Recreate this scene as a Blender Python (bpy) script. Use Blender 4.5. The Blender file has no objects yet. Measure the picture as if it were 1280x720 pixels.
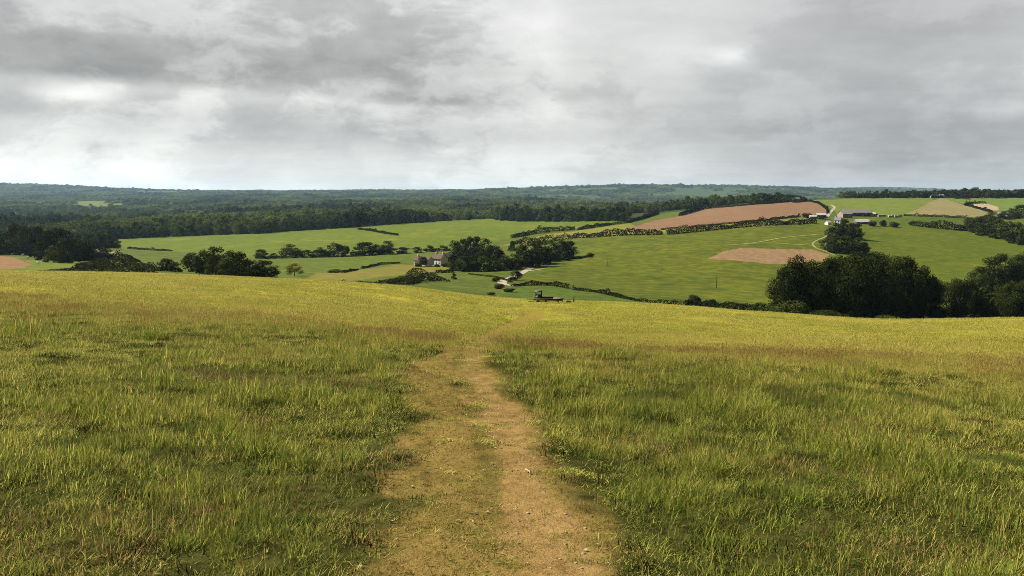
import bpy, math, random
import numpy as np

random.seed(7)
RNG = np.random.default_rng(11)
SC = bpy.context.scene
COL = SC.collection
F = 1024.0          # focal length in pixels of the 1280-wide photograph
CX, HY = 640.0, 238.0   # principal column, eye-level row
EYE = 1.7           # eye height; the eye is at the origin, ground under it at z=-EYE

# ------------------------------------------------------------------ helpers
def R(a): return math.radians(a)

def hash2(ix, iy, seed):
    h = (ix.astype(np.int64) * 374761393 + iy.astype(np.int64) * 668265263 + seed * 1442695041) & 0x7fffffff
    h = ((h ^ (h >> 13)) * 1274126177) & 0x7fffffff
    return ((h ^ (h >> 16)) & 0xffff) / 65535.0

def vnoise(x, y, scale, seed=0):
    x = np.asarray(x, float) / scale; y = np.asarray(y, float) / scale
    ix = np.floor(x); iy = np.floor(y); fx = x - ix; fy = y - iy
    fx = fx * fx * (3 - 2 * fx); fy = fy * fy * (3 - 2 * fy)
    a = hash2(ix, iy, seed); b = hash2(ix + 1, iy, seed)
    c = hash2(ix, iy + 1, seed); d = hash2(ix + 1, iy + 1, seed)
    return (a * (1 - fx) + b * fx) * (1 - fy) + (c * (1 - fx) + d * fx) * fy

def fbm(x, y, scale, seed=0, octv=3):
    s = 0; a = 1; t = 0
    for k in range(octv):
        s = s + a * vnoise(x, y, scale / 2 ** k, seed + 17 * k); t += a; a *= .5
    return s / t

def sstep(a, b, x):
    t = np.clip((np.asarray(x, float) - a) / (b - a), 0, 1)
    return t * t * (3 - 2 * t)

def pchip(xk, yk, x):
    xk = np.asarray(xk, float); yk = np.asarray(yk, float)
    h = np.diff(xk); d = np.diff(yk) / h
    m = np.zeros_like(yk)
    for i in range(1, len(xk) - 1):
        if d[i - 1] * d[i] > 0:
            w1 = 2 * h[i] + h[i - 1]; w2 = h[i] + 2 * h[i - 1]
            m[i] = (w1 + w2) / (w1 / d[i - 1] + w2 / d[i])
    m[0] = d[0]; m[-1] = d[-1]
    x = np.clip(x, xk[0], xk[-1])
    i = np.clip(np.searchsorted(xk, x) - 1, 0, len(h) - 1)
    t = (x - xk[i]) / h[i]
    return ((1 + 2 * t) * (1 - t) ** 2 * yk[i] + t * (1 - t) ** 2 * h[i] * m[i]
            + t * t * (3 - 2 * t) * yk[i + 1] + t * t * (t - 1) * h[i] * m[i + 1])

def new_mesh(name, verts, faces, mat=None, smooth=False, mats=None, midx=None):
    """verts (n,3) array, faces (m,k) array or list of lists."""
    me = bpy.data.meshes.new(name)
    verts = np.asarray(verts, np.float32)
    if isinstance(faces, np.ndarray) and faces.ndim == 2:
        m, k = faces.shape
        me.vertices.add(len(verts)); me.vertices.foreach_set('co', verts.ravel())
        me.loops.add(m * k); me.loops.foreach_set('vertex_index', faces.astype(np.int32).ravel())
        me.polygons.add(m)
        me.polygons.foreach_set('loop_start', np.arange(0, m * k, k, dtype=np.int32))
        me.polygons.foreach_set('loop_total', np.full(m, k, np.int32))
    else:
        me.from_pydata([tuple(v) for v in verts], [], [tuple(f) for f in faces])
    if mats:
        for x in mats: me.materials.append(x)
    elif mat: me.materials.append(mat)
    if midx is not None: me.polygons.foreach_set('material_index', np.asarray(midx, np.int32))
    if smooth: me.polygons.foreach_set('use_smooth', np.ones(len(me.polygons), bool))
    me.update(calc_edges=True); me.validate()
    return me

def link(name, data, parent=None, loc=None, rz=0, scale=None):
    o = bpy.data.objects.new(name, data); COL.objects.link(o)
    if parent: o.parent = parent
    if loc is not None: o.location = loc
    if rz: o.rotation_euler = (0, 0, rz)
    if scale is not None: o.scale = scale
    return o

def tag(o, label=None, cat=None, group=None, kind=None):
    if label: o['label'] = label
    if cat: o['category'] = cat
    if group: o['group'] = group
    if kind: o['kind'] = kind
    return o

# ------------------------------------------------------------------ node materials
class NT:
    def __init__(s, tree): s.t = tree; s.n = tree.nodes; s.l = tree.links
    def add(s, typ, **kw):
        n = s.n.new(typ)
        for k, v in kw.items(): setattr(n, k, v)
        return n
    def put(s, sock, v):
        if hasattr(v, 'is_output'): s.l.new(v, sock)
        elif v is not None: sock.default_value = v
    def math(s, op, a, b=None, c=None, clamp=False):
        n = s.add('ShaderNodeMath', operation=op, use_clamp=clamp)
        s.put(n.inputs[0], a)
        if b is not None: s.put(n.inputs[1], b)
        if c is not None: s.put(n.inputs[2], c)
        return n.outputs[0]
    def mix(s, f, a, b, mode='MIX'):
        n = s.add('ShaderNodeMix', data_type='RGBA', blend_type=mode)
        s.put(n.inputs[0], f)
        s.put(n.inputs[6], a if hasattr(a, 'is_output') else (*a, 1)); s.put(n.inputs[7], b if hasattr(b, 'is_output') else (*b, 1))
        return n.outputs[2]
    def noise(s, vec, scale, detail=3, rough=.55, dist=0):
        n = s.add('ShaderNodeTexNoise')
        s.put(n.inputs['Vector'], vec); n.inputs['Scale'].default_value = scale
        n.inputs['Detail'].default_value = detail; n.inputs['Roughness'].default_value = rough
        n.inputs['Distortion'].default_value = dist
        return n.outputs['Fac']
    def ramp(s, f, lo, hi):
        n = s.add('ShaderNodeMapRange', interpolation_type='SMOOTHSTEP')
        s.put(n.inputs[0], f); s.put(n.inputs[1], lo); s.put(n.inputs[2], hi)
        return n.outputs[0]
    def smap(s, vec, scale):
        n = s.add('ShaderNodeMapping'); s.put(n.inputs[0], vec); n.inputs['Scale'].default_value = scale
        return n.outputs[0]

def mat_new(name):
    m = bpy.data.materials.new(name); m.use_nodes = True
    nt = NT(m.node_tree); nt.n.clear()
    out = nt.add('ShaderNodeOutputMaterial')
    return m, nt, out

def principled(nt, out, col, rough=.9, spec=.2, normal=None):
    p = nt.add('ShaderNodeBsdfPrincipled')
    nt.put(p.inputs['Base Color'], col if hasattr(col, 'is_output') else (*col, 1))
    nt.put(p.inputs['Roughness'], rough); p.inputs['Specular IOR Level'].default_value = spec
    if normal is not None: nt.l.new(normal, p.inputs['Normal'])
    nt.l.new(p.outputs[0], out.inputs[0])
    return p

def plain_mat(name, col, rough=.8, var=.25, scale=3.0, spec=.3):
    m, nt, out = mat_new(name)
    tc = nt.add('ShaderNodeTexCoord')
    f = nt.noise(tc.outputs['Object'], scale, 4, .6)
    c = nt.mix(nt.ramp(f, .3, .7), [x * (1 - var) for x in col], [min(1, x * (1 + var)) for x in col])
    principled(nt, out, c, rough, spec)
    return m

def field_mat(name, c1, c2, c3=None, big=.02, fine=.25, streak=None, bump=.6):
    """Farmland seen from afar: broad patches, finer mottling, optional drill lines."""
    if c1[1] > c1[0] and name not in ('far_hills', 'woodland_floor'):      # sappy, yellowish sward
        c1, c2, c3 = [c and (c[0] * 1.1, c[1] * 1.05, c[2] * .75) for c in (c1, c2, c3)]
    m, nt, out = mat_new(name)
    pos = nt.add('ShaderNodeNewGeometry').outputs['Position']
    a = nt.ramp(nt.noise(pos, big, 4, .6, .6), .35, .65)
    col = nt.mix(a, c1, c2)
    b = nt.ramp(nt.noise(pos, fine, 5, .7), .35, .72)
    dark = nt.mix(b, [x * .72 for x in c1], [min(1, x * 1.22) for x in c2])
    col = nt.mix(.6, col, dark)
    if c3:
        g = nt.ramp(nt.noise(pos, big * 2.3, 5, .65, 1.2), .56, .7)
        col = nt.mix(nt.math('MULTIPLY', g, .75), col, c3)
    if streak:
        ang, wl, amt = streak
        mp = nt.add('ShaderNodeMapping'); nt.put(mp.inputs[0], pos); mp.inputs['Rotation'].default_value = (0, 0, ang)
        mp.inputs['Scale'].default_value = (1 / wl, .008, .0)
        s2 = nt.ramp(nt.noise(mp.outputs[0], 1.0, 3, .6), .38, .62)
        col = nt.mix(nt.math('MULTIPLY', s2, amt), col, [x * .62 for x in c1])
    bp = nt.add('ShaderNodeBump'); bp.inputs['Strength'].default_value = bump; bp.inputs['Distance'].default_value = .5
    nt.put(bp.inputs['Height'], nt.noise(pos, .45, 5, .75))
    principled(nt, out, col, .95, .05, bp.outputs[0])
    return m

def leaf_mat(name, c1, c2, trans=.25, obj_var=.5, pos_scale=.12, tinted=False):
    m, nt, out = mat_new(name)
    oi = nt.add('ShaderNodeObjectInfo')
    pos = nt.add('ShaderNodeNewGeometry').outputs['Position']
    f = nt.ramp(nt.noise(pos, pos_scale, 3, .6), .35, .68)
    f2 = nt.math('ADD', nt.math('MULTIPLY', f, 1 - obj_var), nt.math('MULTIPLY', oi.outputs['Random'], obj_var), clamp=True)
    if tinted:
        f2 = nt.add('ShaderNodeAttribute', attribute_type='INSTANCER', attribute_name='tint').outputs['Fac']
    g = nt.ramp(nt.noise(pos, pos_scale * 9, 2, .6), .3, .7)
    f3 = nt.math('ADD', nt.math('MULTIPLY', f2, .7), nt.math('MULTIPLY', g, .3), clamp=True)
    c = nt.mix(f3, c1, c2)
    d = nt.add('ShaderNodeBsdfDiffuse'); nt.put(d.inputs[0], c)
    t = nt.add('ShaderNodeBsdfTranslucent'); nt.put(t.inputs[0], nt.mix(1.0, c, (1.0, 1.0, .55), 'MULTIPLY'))
    mx = nt.add('ShaderNodeMixShader'); mx.inputs[0].default_value = trans
    nt.l.new(d.outputs[0], mx.inputs[1]); nt.l.new(t.outputs[0], mx.inputs[2])
    nt.l.new(mx.outputs[0], out.inputs[0])
    return m

M = {}
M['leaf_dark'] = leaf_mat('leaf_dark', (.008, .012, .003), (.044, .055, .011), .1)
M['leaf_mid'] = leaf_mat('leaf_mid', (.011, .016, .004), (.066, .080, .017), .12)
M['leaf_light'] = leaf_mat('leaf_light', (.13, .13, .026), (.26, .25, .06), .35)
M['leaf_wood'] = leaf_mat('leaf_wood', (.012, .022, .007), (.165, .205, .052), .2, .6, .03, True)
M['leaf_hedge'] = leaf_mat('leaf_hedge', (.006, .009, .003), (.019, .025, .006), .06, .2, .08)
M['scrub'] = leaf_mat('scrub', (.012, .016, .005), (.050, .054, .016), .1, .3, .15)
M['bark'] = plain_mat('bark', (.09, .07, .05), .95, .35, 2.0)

# ------------------------------------------------------------------ terrain
PXS = [-200, 0, 160, 320, 480, 640, 800, 960, 1120, 1280, 1480]
BROW = [28, 25, 22, 20, 17, 15.5, 15.5, 15.5, 16, 16.5, 17]
EDGE = [140, 130, 130, 125, 115, 110, 105, 100, 100, 100, 100]
EDGEP = [334, 338, 341, 347, 356, 374, 379, 391, 400, 397, 397]
ROWS = [
    (270, [334, 339, 342, 347, 356, 374, 381, 394, 401, 399, 399]),
    (340, [330, 333, 337, 343, 350, 362, 370, 380, 385, 382, 380]),
    (430, [324, 327, 331, 338, 342, 346, 352, 356, 358, 355, 352]),
    (620, [314, 317, 318, 320, 322, 318, 304, 300, 308, 314, 312]),
    (800, [304, 306, 306, 305, 303, 299, 288, 279, 283, 291, 290]),
    (1050, [296, 297, 296, 291, 286, 284, 275, 263, 265, 271, 271]),
    (1300, [289, 289, 288, 284, 279, 277, 268, 254, 251, 256, 256]),
    (1500, [284, 284, 283, 279, 275, 273, 266, 252.5, 247, 247, 247]),
    (1900, [277, 277, 276, 273, 269, 268, 264, 258, 250, 248, 248]),
    (2600, [268, 268, 267, 264, 261, 260, 261, 268, 262, 258, 255]),
    (4000, [256, 256, 255, 253, 252, 252, 259, 266, 262, 258, 254]),
    (5500, [248, 248, 248, 247, 246, 249, 252, 255, 252, 248, 246]),
    (7000, [240, 241, 244, 243, 242, 244, 242, 243, 245, 244, 244]),
    (8500, [230, 231.5, 237, 240, 239.5, 237.5, 231.5, 233.5, 239, 243, 243]),
    (10000, [233, 236, 240, 242, 241, 242, 239, 240, 243, 244, 244]),
    (13000, [236, 237, 238, 239, 238, 238, 238, 238, 234.5, 237, 238]),
    (17000, [241] * 11),
]
TMAX = 42.0
th_dense = np.radians(np.linspace(-TMAX, TMAX, 1101))
th_rear = np.radians(np.linspace(TMAX, 360 - TMAX, 70))[1:-1]
TH = np.concatenate([th_dense, th_rear])          # azimuth, 0 = forward, + = right
LN = np.concatenate([np.linspace(math.log(.35), math.log(3), 14)[:-1],
                     np.linspace(math.log(3), math.log(135), 300)[:-1],
                     np.linspace(math.log(135), math.log(1700), 430)[:-1],
                     np.linspace(math.log(1700), math.log(13600), 170)])
RAD = np.exp(LN)
NT_, NR_ = len(TH), len(LN)

def plane_z(X, Y):
    Yc = np.where(Y > 0, Y, Y * .35)
    return -EYE - .085 * Yc - .035 * np.clip(X, -60, 60)

def build_grid():
    Z = np.zeros((NT_, NR_)); P = np.zeros((NT_, NR_))
    for i, th in enumerate(TH):
        a = (th + math.pi) % (2 * math.pi) - math.pi
        rear = max(0, abs(a) - R(40))
        ac = max(-R(40), min(R(40), a))
        px = CX + F * math.tan(ac)
        st = lambda row: float(pchip(PXS, row, px))
        by = st(BROW); ey = st(EDGE); ep = st(EDGEP)
        u = (px - CX) / F
        tp = lambda y: (1.7 / y + .085 + .035 * u) * F + HY
        ks = [(by * .35, tp(by * .35)), (by * .7, tp(by * .7)), (by, tp(by)), (by * 1.7, None), (45, None), (ey, ep), (ey * 1.55, ep + 8)]
        midp = float(pchip(PXS, [340, 352, 362, 376, 396, 413, 418, 422, 424, 425, 425], px))
        tb = tp(by)
        ks[3] = (by * 1.5, midp + (tb - midp) * (.62))
        ks[4] = (48, midp)
        ks += [(y, st(row)) for y, row in ROWS]
        lk = [math.log(k[0]) for k in ks]; pk = [k[1] for k in ks]
        Yc = RAD * math.cos(ac)
        Pv = pchip(lk, pk, np.log(Yc))
        zt = -(Pv - HY) / F * Yc
        X = RAD * math.sin(th); Yt = RAD * math.cos(th)
        zp = plane_z(X, Yt)
        w = sstep(by * .45, by * .95, RAD)
        if rear > 0:
            w = w * 1.0
        Z[i] = zp * (1 - w) + zt * w
    # natural unevenness
    XX = np.sin(TH)[:, None] * RAD[None, :]; YY = np.cos(TH)[:, None] * RAD[None, :]
    RR = RAD[None, :]
    near = sstep(90, 25, RR)
    Z += near * ((fbm(XX, YY, 1.6, 3, 3) - .5) * .16 + (fbm(XX, YY, .35, 5, 2) - .5) * .05)
    Z += sstep(15, 40, RR) * sstep(140, 80, RR) * (fbm(XX, YY, 9, 8, 2) - .5) * .35
    far = sstep(280, 420, RR) * np.clip(RR / 1500, 0, 1.5)
    Z += far * (fbm(XX, YY, 70, 21, 3) - .5) * 2.2
    Z += sstep(1400, 2200, RR) * sstep(7000, 4500, RR) * (fbm(XX, YY, 650, 27, 3) - .5) * 20
    hills = sstep(3000, 6000, RR)
    Z += hills * (fbm(XX, YY, 900, 31, 3) - .5) * 36
    return XX, YY, Z

GX, GY, GZ = build_grid()
GP = HY - F * GZ / np.maximum(GY, 1e-3)      # picture row at which each terrain vertex stands

def zf(X, Y):
    X = np.atleast_1d(np.asarray(X, float)); Y = np.atleast_1d(np.asarray(Y, float))
    r = np.hypot(X, Y); th = np.arctan2(X, Y)
    ti = np.clip((th - th_dense[0]) / (th_dense[1] - th_dense[0]), 0, len(th_dense) - 1.001)
    ri = np.clip(np.interp(np.log(np.maximum(r, 1e-6)), LN, np.arange(NR_)), 0, NR_ - 1.001)
    i = ti.astype(int); j = ri.astype(int); a = ti - i; b = ri - j
    return ((GZ[i, j] * (1 - b) + GZ[i, j + 1] * b) * (1 - a) + (GZ[i + 1, j] * (1 - b) + GZ[i + 1, j + 1] * b) * a)

def ground(px, py, ymin=140.0, ymax=16000.0):
    """Point of the terrain lying under a sight line (nearest crossing beyond ymin)."""
    u = (px - CX) / F; th = math.atan(u)
    ti = (th - th_dense[0]) / (th_dense[1] - th_dense[0])
    i = int(max(0, min(len(th_dense) - 2, ti))); a = min(1, max(0, ti - i))
    P = GP[i] * (1 - a) + GP[i + 1] * a
    Yv = RAD * math.cos(th)
    ok = np.where((Yv > ymin) & (Yv < ymax))[0]
    p = P[ok]
    below = np.where((p[:-1] >= py) & (p[1:] < py))[0]
    if len(below):
        k = ok[below[0]]; t = (P[k] - py) / max(1e-6, P[k] - P[k + 1])
        Y = math.exp(LN[k] * (1 - t) + LN[k + 1] * t) * math.cos(th)
    else:
        k = ok[int(np.argmin(np.abs(p - py)))]; Y = Yv[k]
    X = u * Y
    return X, Y, float(zf(X, Y)[0])

def in_poly(px, py, poly):
    c = np.zeros(px.shape, bool); n = len(poly)
    for i in range(n):
        x1, y1 = poly[i]; x2, y2 = poly[(i + 1) % n]
        if y1 == y2: continue
        cond = ((y1 > py) != (y2 > py)) & (px < (x2 - x1) * (py - y1) / (y2 - y1) + x1)
        c ^= cond
    return c

# wear of the footpath, given in the sight-line coordinates of the ground
PY_K = [396, 405, 415, 425, 440, 455, 470, 490, 510, 540, 560, 600, 650, 720, 800]
TR_C = [668, 645, 622, 604, 592, 590, 594, 604, 616, 630, 638, 654, 674, 694, 715]
TR_W = [9, 11, 12, 13, 14, 16, 20, 24, 27, 31, 35, 46, 56, 72, 95]
TL_C = [655, 630, 608, 590, 566, 548, 540, 544, 549, 556, 562, 572, 572, 566, 560]
TL_W = [5, 6, 6, 9, 19, 23, 27, 31, 35, 43, 50, 62, 74, 90, 112]

def wear_at(X, Y, Zg):
    px = CX + F * X / np.maximum(Y, .3); py = HY - F * Zg / np.maximum(Y, .3)
    k = Y / F
    n1 = (fbm(X, Y, .9, 41, 3) - .5); n2 = fbm(X, Y, .22, 43, 2) - .5
    dr = np.abs(px - np.interp(py, PY_K, TR_C)) / np.interp(py, PY_K, TR_W)
    dl = np.abs(px - np.interp(py, PY_K, TL_C)) / np.interp(py, PY_K, TL_W)
    bare = sstep(1.15, .55, dr + n1 * 1.5 + n2 * 1.0)
    mat = np.maximum(sstep(1.5, .75, dl + n1 * 2.1 + n2 * 1.3), sstep(2.1, 1.0, dr + n1 * 1.8 + n2 * .9))
    strip = np.exp(-((px - np.interp(py, [455, 480, 500, 545, 575, 640, 700], [574, 582, 594, 600, 612, 622, 650])) / np.interp(py, [455, 500, 545, 640, 720], [5, 10, 13, 12, 14])) ** 2)
    strip = strip * sstep(455, 475, py) * (1 - .75 * sstep(575, 640, py)) * (.5 + 1.0 * sstep(.35, .6, n1 + .5))
    bare = bare * (1 - np.clip(strip, 0, .9)); mat = mat * (1 - np.clip(strip, 0, .9) * .4)
    front = (Y > .3)
    fade = sstep(100, 60, Y)
    return bare * front * sstep(16, 10.5, Y), mat * front * fade * (.8 + .2 * sstep(19, 12.5, Y))

def verge_at(X, Y, Zg):
    """cropped, half trodden turf either side of the path"""
    px = CX + F * X / np.maximum(Y, .3); py = HY - F * Zg / np.maximum(Y, .3)
    dr = np.abs(px - np.interp(py, PY_K, TR_C)) / np.interp(py, PY_K, TR_W)
    dl = np.abs(px - np.interp(py, PY_K, TL_C)) / np.interp(py, PY_K, TL_W)
    n = fbm(X, Y, 1.1, 47, 3) - .5
    return np.maximum(sstep(2.3, 1.1, dl + n * 1.6), sstep(3.0, 1.3, dr + n * 2.2)) * (Y > .3)

BROW_TH = np.array([float(pchip(PXS, BROW, CX + F * math.tan(max(-R(40), min(R(40), t))))) for t in th_dense])
EDGE_TH = np.array([float(pchip(PXS, EDGE, CX + F * math.tan(max(-R(40), min(R(40), t))))) for t in th_dense])
def brow_of(X, Y): return np.interp(np.arctan2(X, Y), th_dense, BROW_TH)
def edge_of(X, Y): return np.interp(np.arctan2(X, Y), th_dense, EDGE_TH)

FRONT = [(-400, 300), (0, 297), (145, 299.5), (250, 295), (320, 292.5), (400, 287.5), (480, 281.5), (560, 276.5), (610, 274), (640, 277.5), (700, 277.5), (785, 277),
         (802, 273), (830, 266), (880, 261.5), (960, 254.5), (1000, 251), (1020, 250)]
front_py = lambda px: np.interp(px, [p[0] for p in FRONT], [p[1] for p in FRONT])

FIELDS = [
    ('rough_pasture', None),
    ('long_field', [(145, 299), (250, 294), (320, 291.5), (400, 286.5), (480, 280.5), (560, 275.5), (610, 273), (640, 276.5), (700, 276.5), (785, 276), (765, 283), (700, 288), (640, 297), (600, 306), (560, 313), (500, 317), (420, 321), (340, 323), (280, 319), (200, 313), (146, 311)]),
    ('middle_field', [(330, 323), (420, 321), (500, 317), (540, 314), (560, 316), (535, 322), (490, 330), (440, 338), (400, 341), (345, 346)]),
    ('dry_field', [(395, 342), (440, 338.5), (500, 331), (562, 333), (562, 339), (520, 341), (440, 351), (380, 350)]),
    ('hill_pasture', [(640, 354), (690, 337), (722, 322), (735, 310), (700, 306), (700, 301), (760, 296), (800, 294), (830, 293.5), (900, 287), (1018, 280.5), (1045, 290), (1045, 320), (1000, 345), (980, 385), (900, 385), (850, 381), (780, 371), (700, 357)]),
    ('hedged_strip', [(620, 308), (690, 292), (720, 289), (760, 283), (787, 279), (800, 285), (825, 287), (920, 279), (1018, 271), (1018, 279), (860, 290), (780, 294), (700, 300), (640, 306)]),
    ('ploughed_field', [(780, 287), (800, 281), (822, 275), (850, 270), (878, 261.5), (920, 257.5), (960, 254.5), (1000, 251.5), (1015, 252), (1030, 258), (1036, 264), (1030, 267), (1000, 270.5), (960, 274.5), (900, 280.5), (860, 284), (825, 287)]),
    ('bare_field', [(885, 324), (905, 314), (925, 310), (985, 311), (1015, 312), (1037, 318), (1030, 326), (1000, 329), (972, 331), (930, 327)]),
    ('slope_field', [(1060, 290), (1140, 282), (1210, 287), (1250, 297), (1300, 306), (1300, 312), (1240, 325), (1215, 352), (1165, 360), (1100, 340), (1085, 316), (1082, 300)]),
    ('ridge_field', [(1012, 251), (1036, 250), (1070, 248), (1165, 246.5), (1168, 250), (1148, 261), (1130, 267.5), (1100, 271.5), (1045, 266), (1037, 258)]),
    ('stubble_field', [(1130, 268), (1148, 261), (1168, 250), (1180, 248), (1205, 256), (1240, 267), (1225, 271), (1209, 271.5), (1150, 269.5)]),
    ('top_field', [(1168, 248), (1180, 246), (1320, 244), (1320, 264), (1240, 264), (1207, 255), (1180, 249)]),
    ('sandy_patch', [(1212, 255.5), (1232, 254.5), (1246, 258), (1250, 263), (1238, 263), (1225, 259)]),
    ('lower_strip', [(1100, 272), (1131, 270), (1209, 272), (1209, 286), (1140, 280.5), (1090, 279)]),
    ('ploughed_corner', [(-120, 321), (12, 320.5), (26, 325), (39, 330.5), (28, 335), (0, 336.5), (-120, 338)]),
    ('corner_field', [(26, 324), (60, 327), (100, 329), (132, 323), (150, 326), (100, 333), (60, 338), (0, 341), (-120, 342), (-120, 338), (0, 336.5), (28, 335), (39, 330.5)]),
    ('pale_patch', [(113, 311), (127, 309.5), (133, 313), (146, 314), (146, 317), (122, 315)]),
    ('hollow_field', [(612, 377), (640, 361), (700, 357), (760, 369), (850, 381), (960, 391), (960, 399), (740, 392), (620, 390)]),
    ('clearing', [(88, 258), (100, 252), (125, 251), (138, 257), (134, 262), (100, 262)]),
    ('clearing', [(184, 273), (205, 268), (236, 267), (230, 275), (205, 277)]),
    ('clearing', [(138, 260), (140, 257.5), (170, 257.5), (168, 260)]),
    ('clearing', [(640, 247), (646, 242), (672, 243), (670, 247)]),
]
def open_patch(x, y):
    return fbm(x * .55, y, 420, 123, 3) - .622
FM = {
    'rough_pasture': field_mat('rough_pasture', (.038, .058, .010), (.075, .092, .016), (.028, .040, .009), .02, .2),
    'long_field': field_mat('long_field', (.058, .088, .012), (.084, .108, .013), (.125, .132, .018), .006, .12, (R(70), 9, .18)),
    'middle_field': field_mat('middle_field', (.046, .070, .011), (.066, .090, .014), (.095, .095, .022), .012, .15),
    'dry_field': field_mat('dry_field', (.085, .086, .020), (.125, .110, .028), (.066, .084, .015), .02, .2),
    'hill_pasture': field_mat('hill_pasture', (.038, .055, .007), (.080, .092, .010), (.022, .040, .006), .011, .13),
    'hedged_strip': field_mat('hedged_strip', (.095, .105, .026), (.135, .130, .038), (.075, .10, .02), .02, .2),
    'ploughed_field': field_mat('ploughed_field', (.138, .080, .044), (.175, .102, .058), (.110, .064, .036), .008, .3, (R(-72), 5, .3)),
    'bare_field': field_mat('bare_field', (.165, .104, .052), (.195, .124, .065), (.135, .084, .042), .02, .3, (R(-78), 4, .25)),
    'slope_field': field_mat('slope_field', (.040, .064, .007), (.072, .086, .010), (.092, .096, .013), .010, .16, (R(85), 12, .15)),
    'ridge_field': field_mat('ridge_field', (.078, .108, .024), (.098, .122, .028), None, .008, .12, (R(60), 14, .15)),
    'stubble_field': field_mat('stubble_field', (.150, .132, .055), (.185, .150, .066), (.125, .130, .044), .01, .2, (R(50), 8, .2)),
    'top_field': field_mat('top_field', (.075, .112, .030), (.09, .125, .035), None, .01, .12),
    'sandy_patch': field_mat('sandy_patch', (.25, .185, .12), (.30, .22, .15), None, .03, .3),
    'lower_strip': field_mat('lower_strip', (.034, .052, .011), (.066, .090, .014), (.025, .036, .009), .02, .2),
    'ploughed_corner': field_mat('ploughed_corner', (.155, .088, .036), (.19, .108, .046), None, .03, .3, (R(80), 4, .3)),
    'corner_field': field_mat('corner_field', (.062, .092, .012), (.088, .108, .014), (.11, .11, .02), .02, .2),
    'pale_patch': field_mat('pale_patch', (.14, .115, .065), (.17, .14, .08), None, .05, .3),
    'hollow_field': field_mat('hollow_field', (.034, .058, .010), (.058, .084, .012), (.026, .042, .008), .03, .25),
    'clearing': field_mat('clearing', (.060, .085, .020), (.085, .105, .026), None, .01, .1),
    'woodland_floor': field_mat('woodland_floor', (.018, .026, .008), (.030, .04, .012), None, .02, .1),
    'far_hills': field_mat('far_hills', (.028, .045, .016), (.045, .065, .022), (.085, .115, .036), .0022, .03),
}
FLABEL = {
    'rough_pasture': 'rough mottled green pasture on the valley floor',
    'long_field': 'long bright green field below the wood',
    'middle_field': 'mid green field between the tree row and white farmhouse',
    'dry_field': 'dry olive field in front of the white farmhouse',
    'hill_pasture': 'large green pasture sloping up right of the valley',
    'hedged_strip': 'narrow pale green strip between two dark hedges',
    'ploughed_field': 'wide reddish brown ploughed field on the hill',
    'bare_field': 'small bare brown field inside the green pasture',
    'slope_field': 'green sloping field between right hand woods',
    'ridge_field': 'light green field above the farm buildings',
    'stubble_field': 'tan stubble field beside the light green ridge field',
    'top_field': 'green field at the top right under the tree belt',
    'sandy_patch': 'pale sandy bare patch in the top right field',
    'lower_strip': 'darker green strip below the tan stubble field',
    'ploughed_corner': 'brown ploughed corner at the left edge below dark trees',
    'corner_field': 'sunlit green field around the brown ploughed corner',
    'pale_patch': 'pale bare patch among the dark trees on the left',
    'hollow_field': 'dark green hollow just beyond the meadow edge',
    'clearing': 'light green clearings in the distant wood',
    'woodland_floor': 'dark shaded ground under the distant wood',
    'far_hills': 'blue green wooded hills on the horizon',
}

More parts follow.
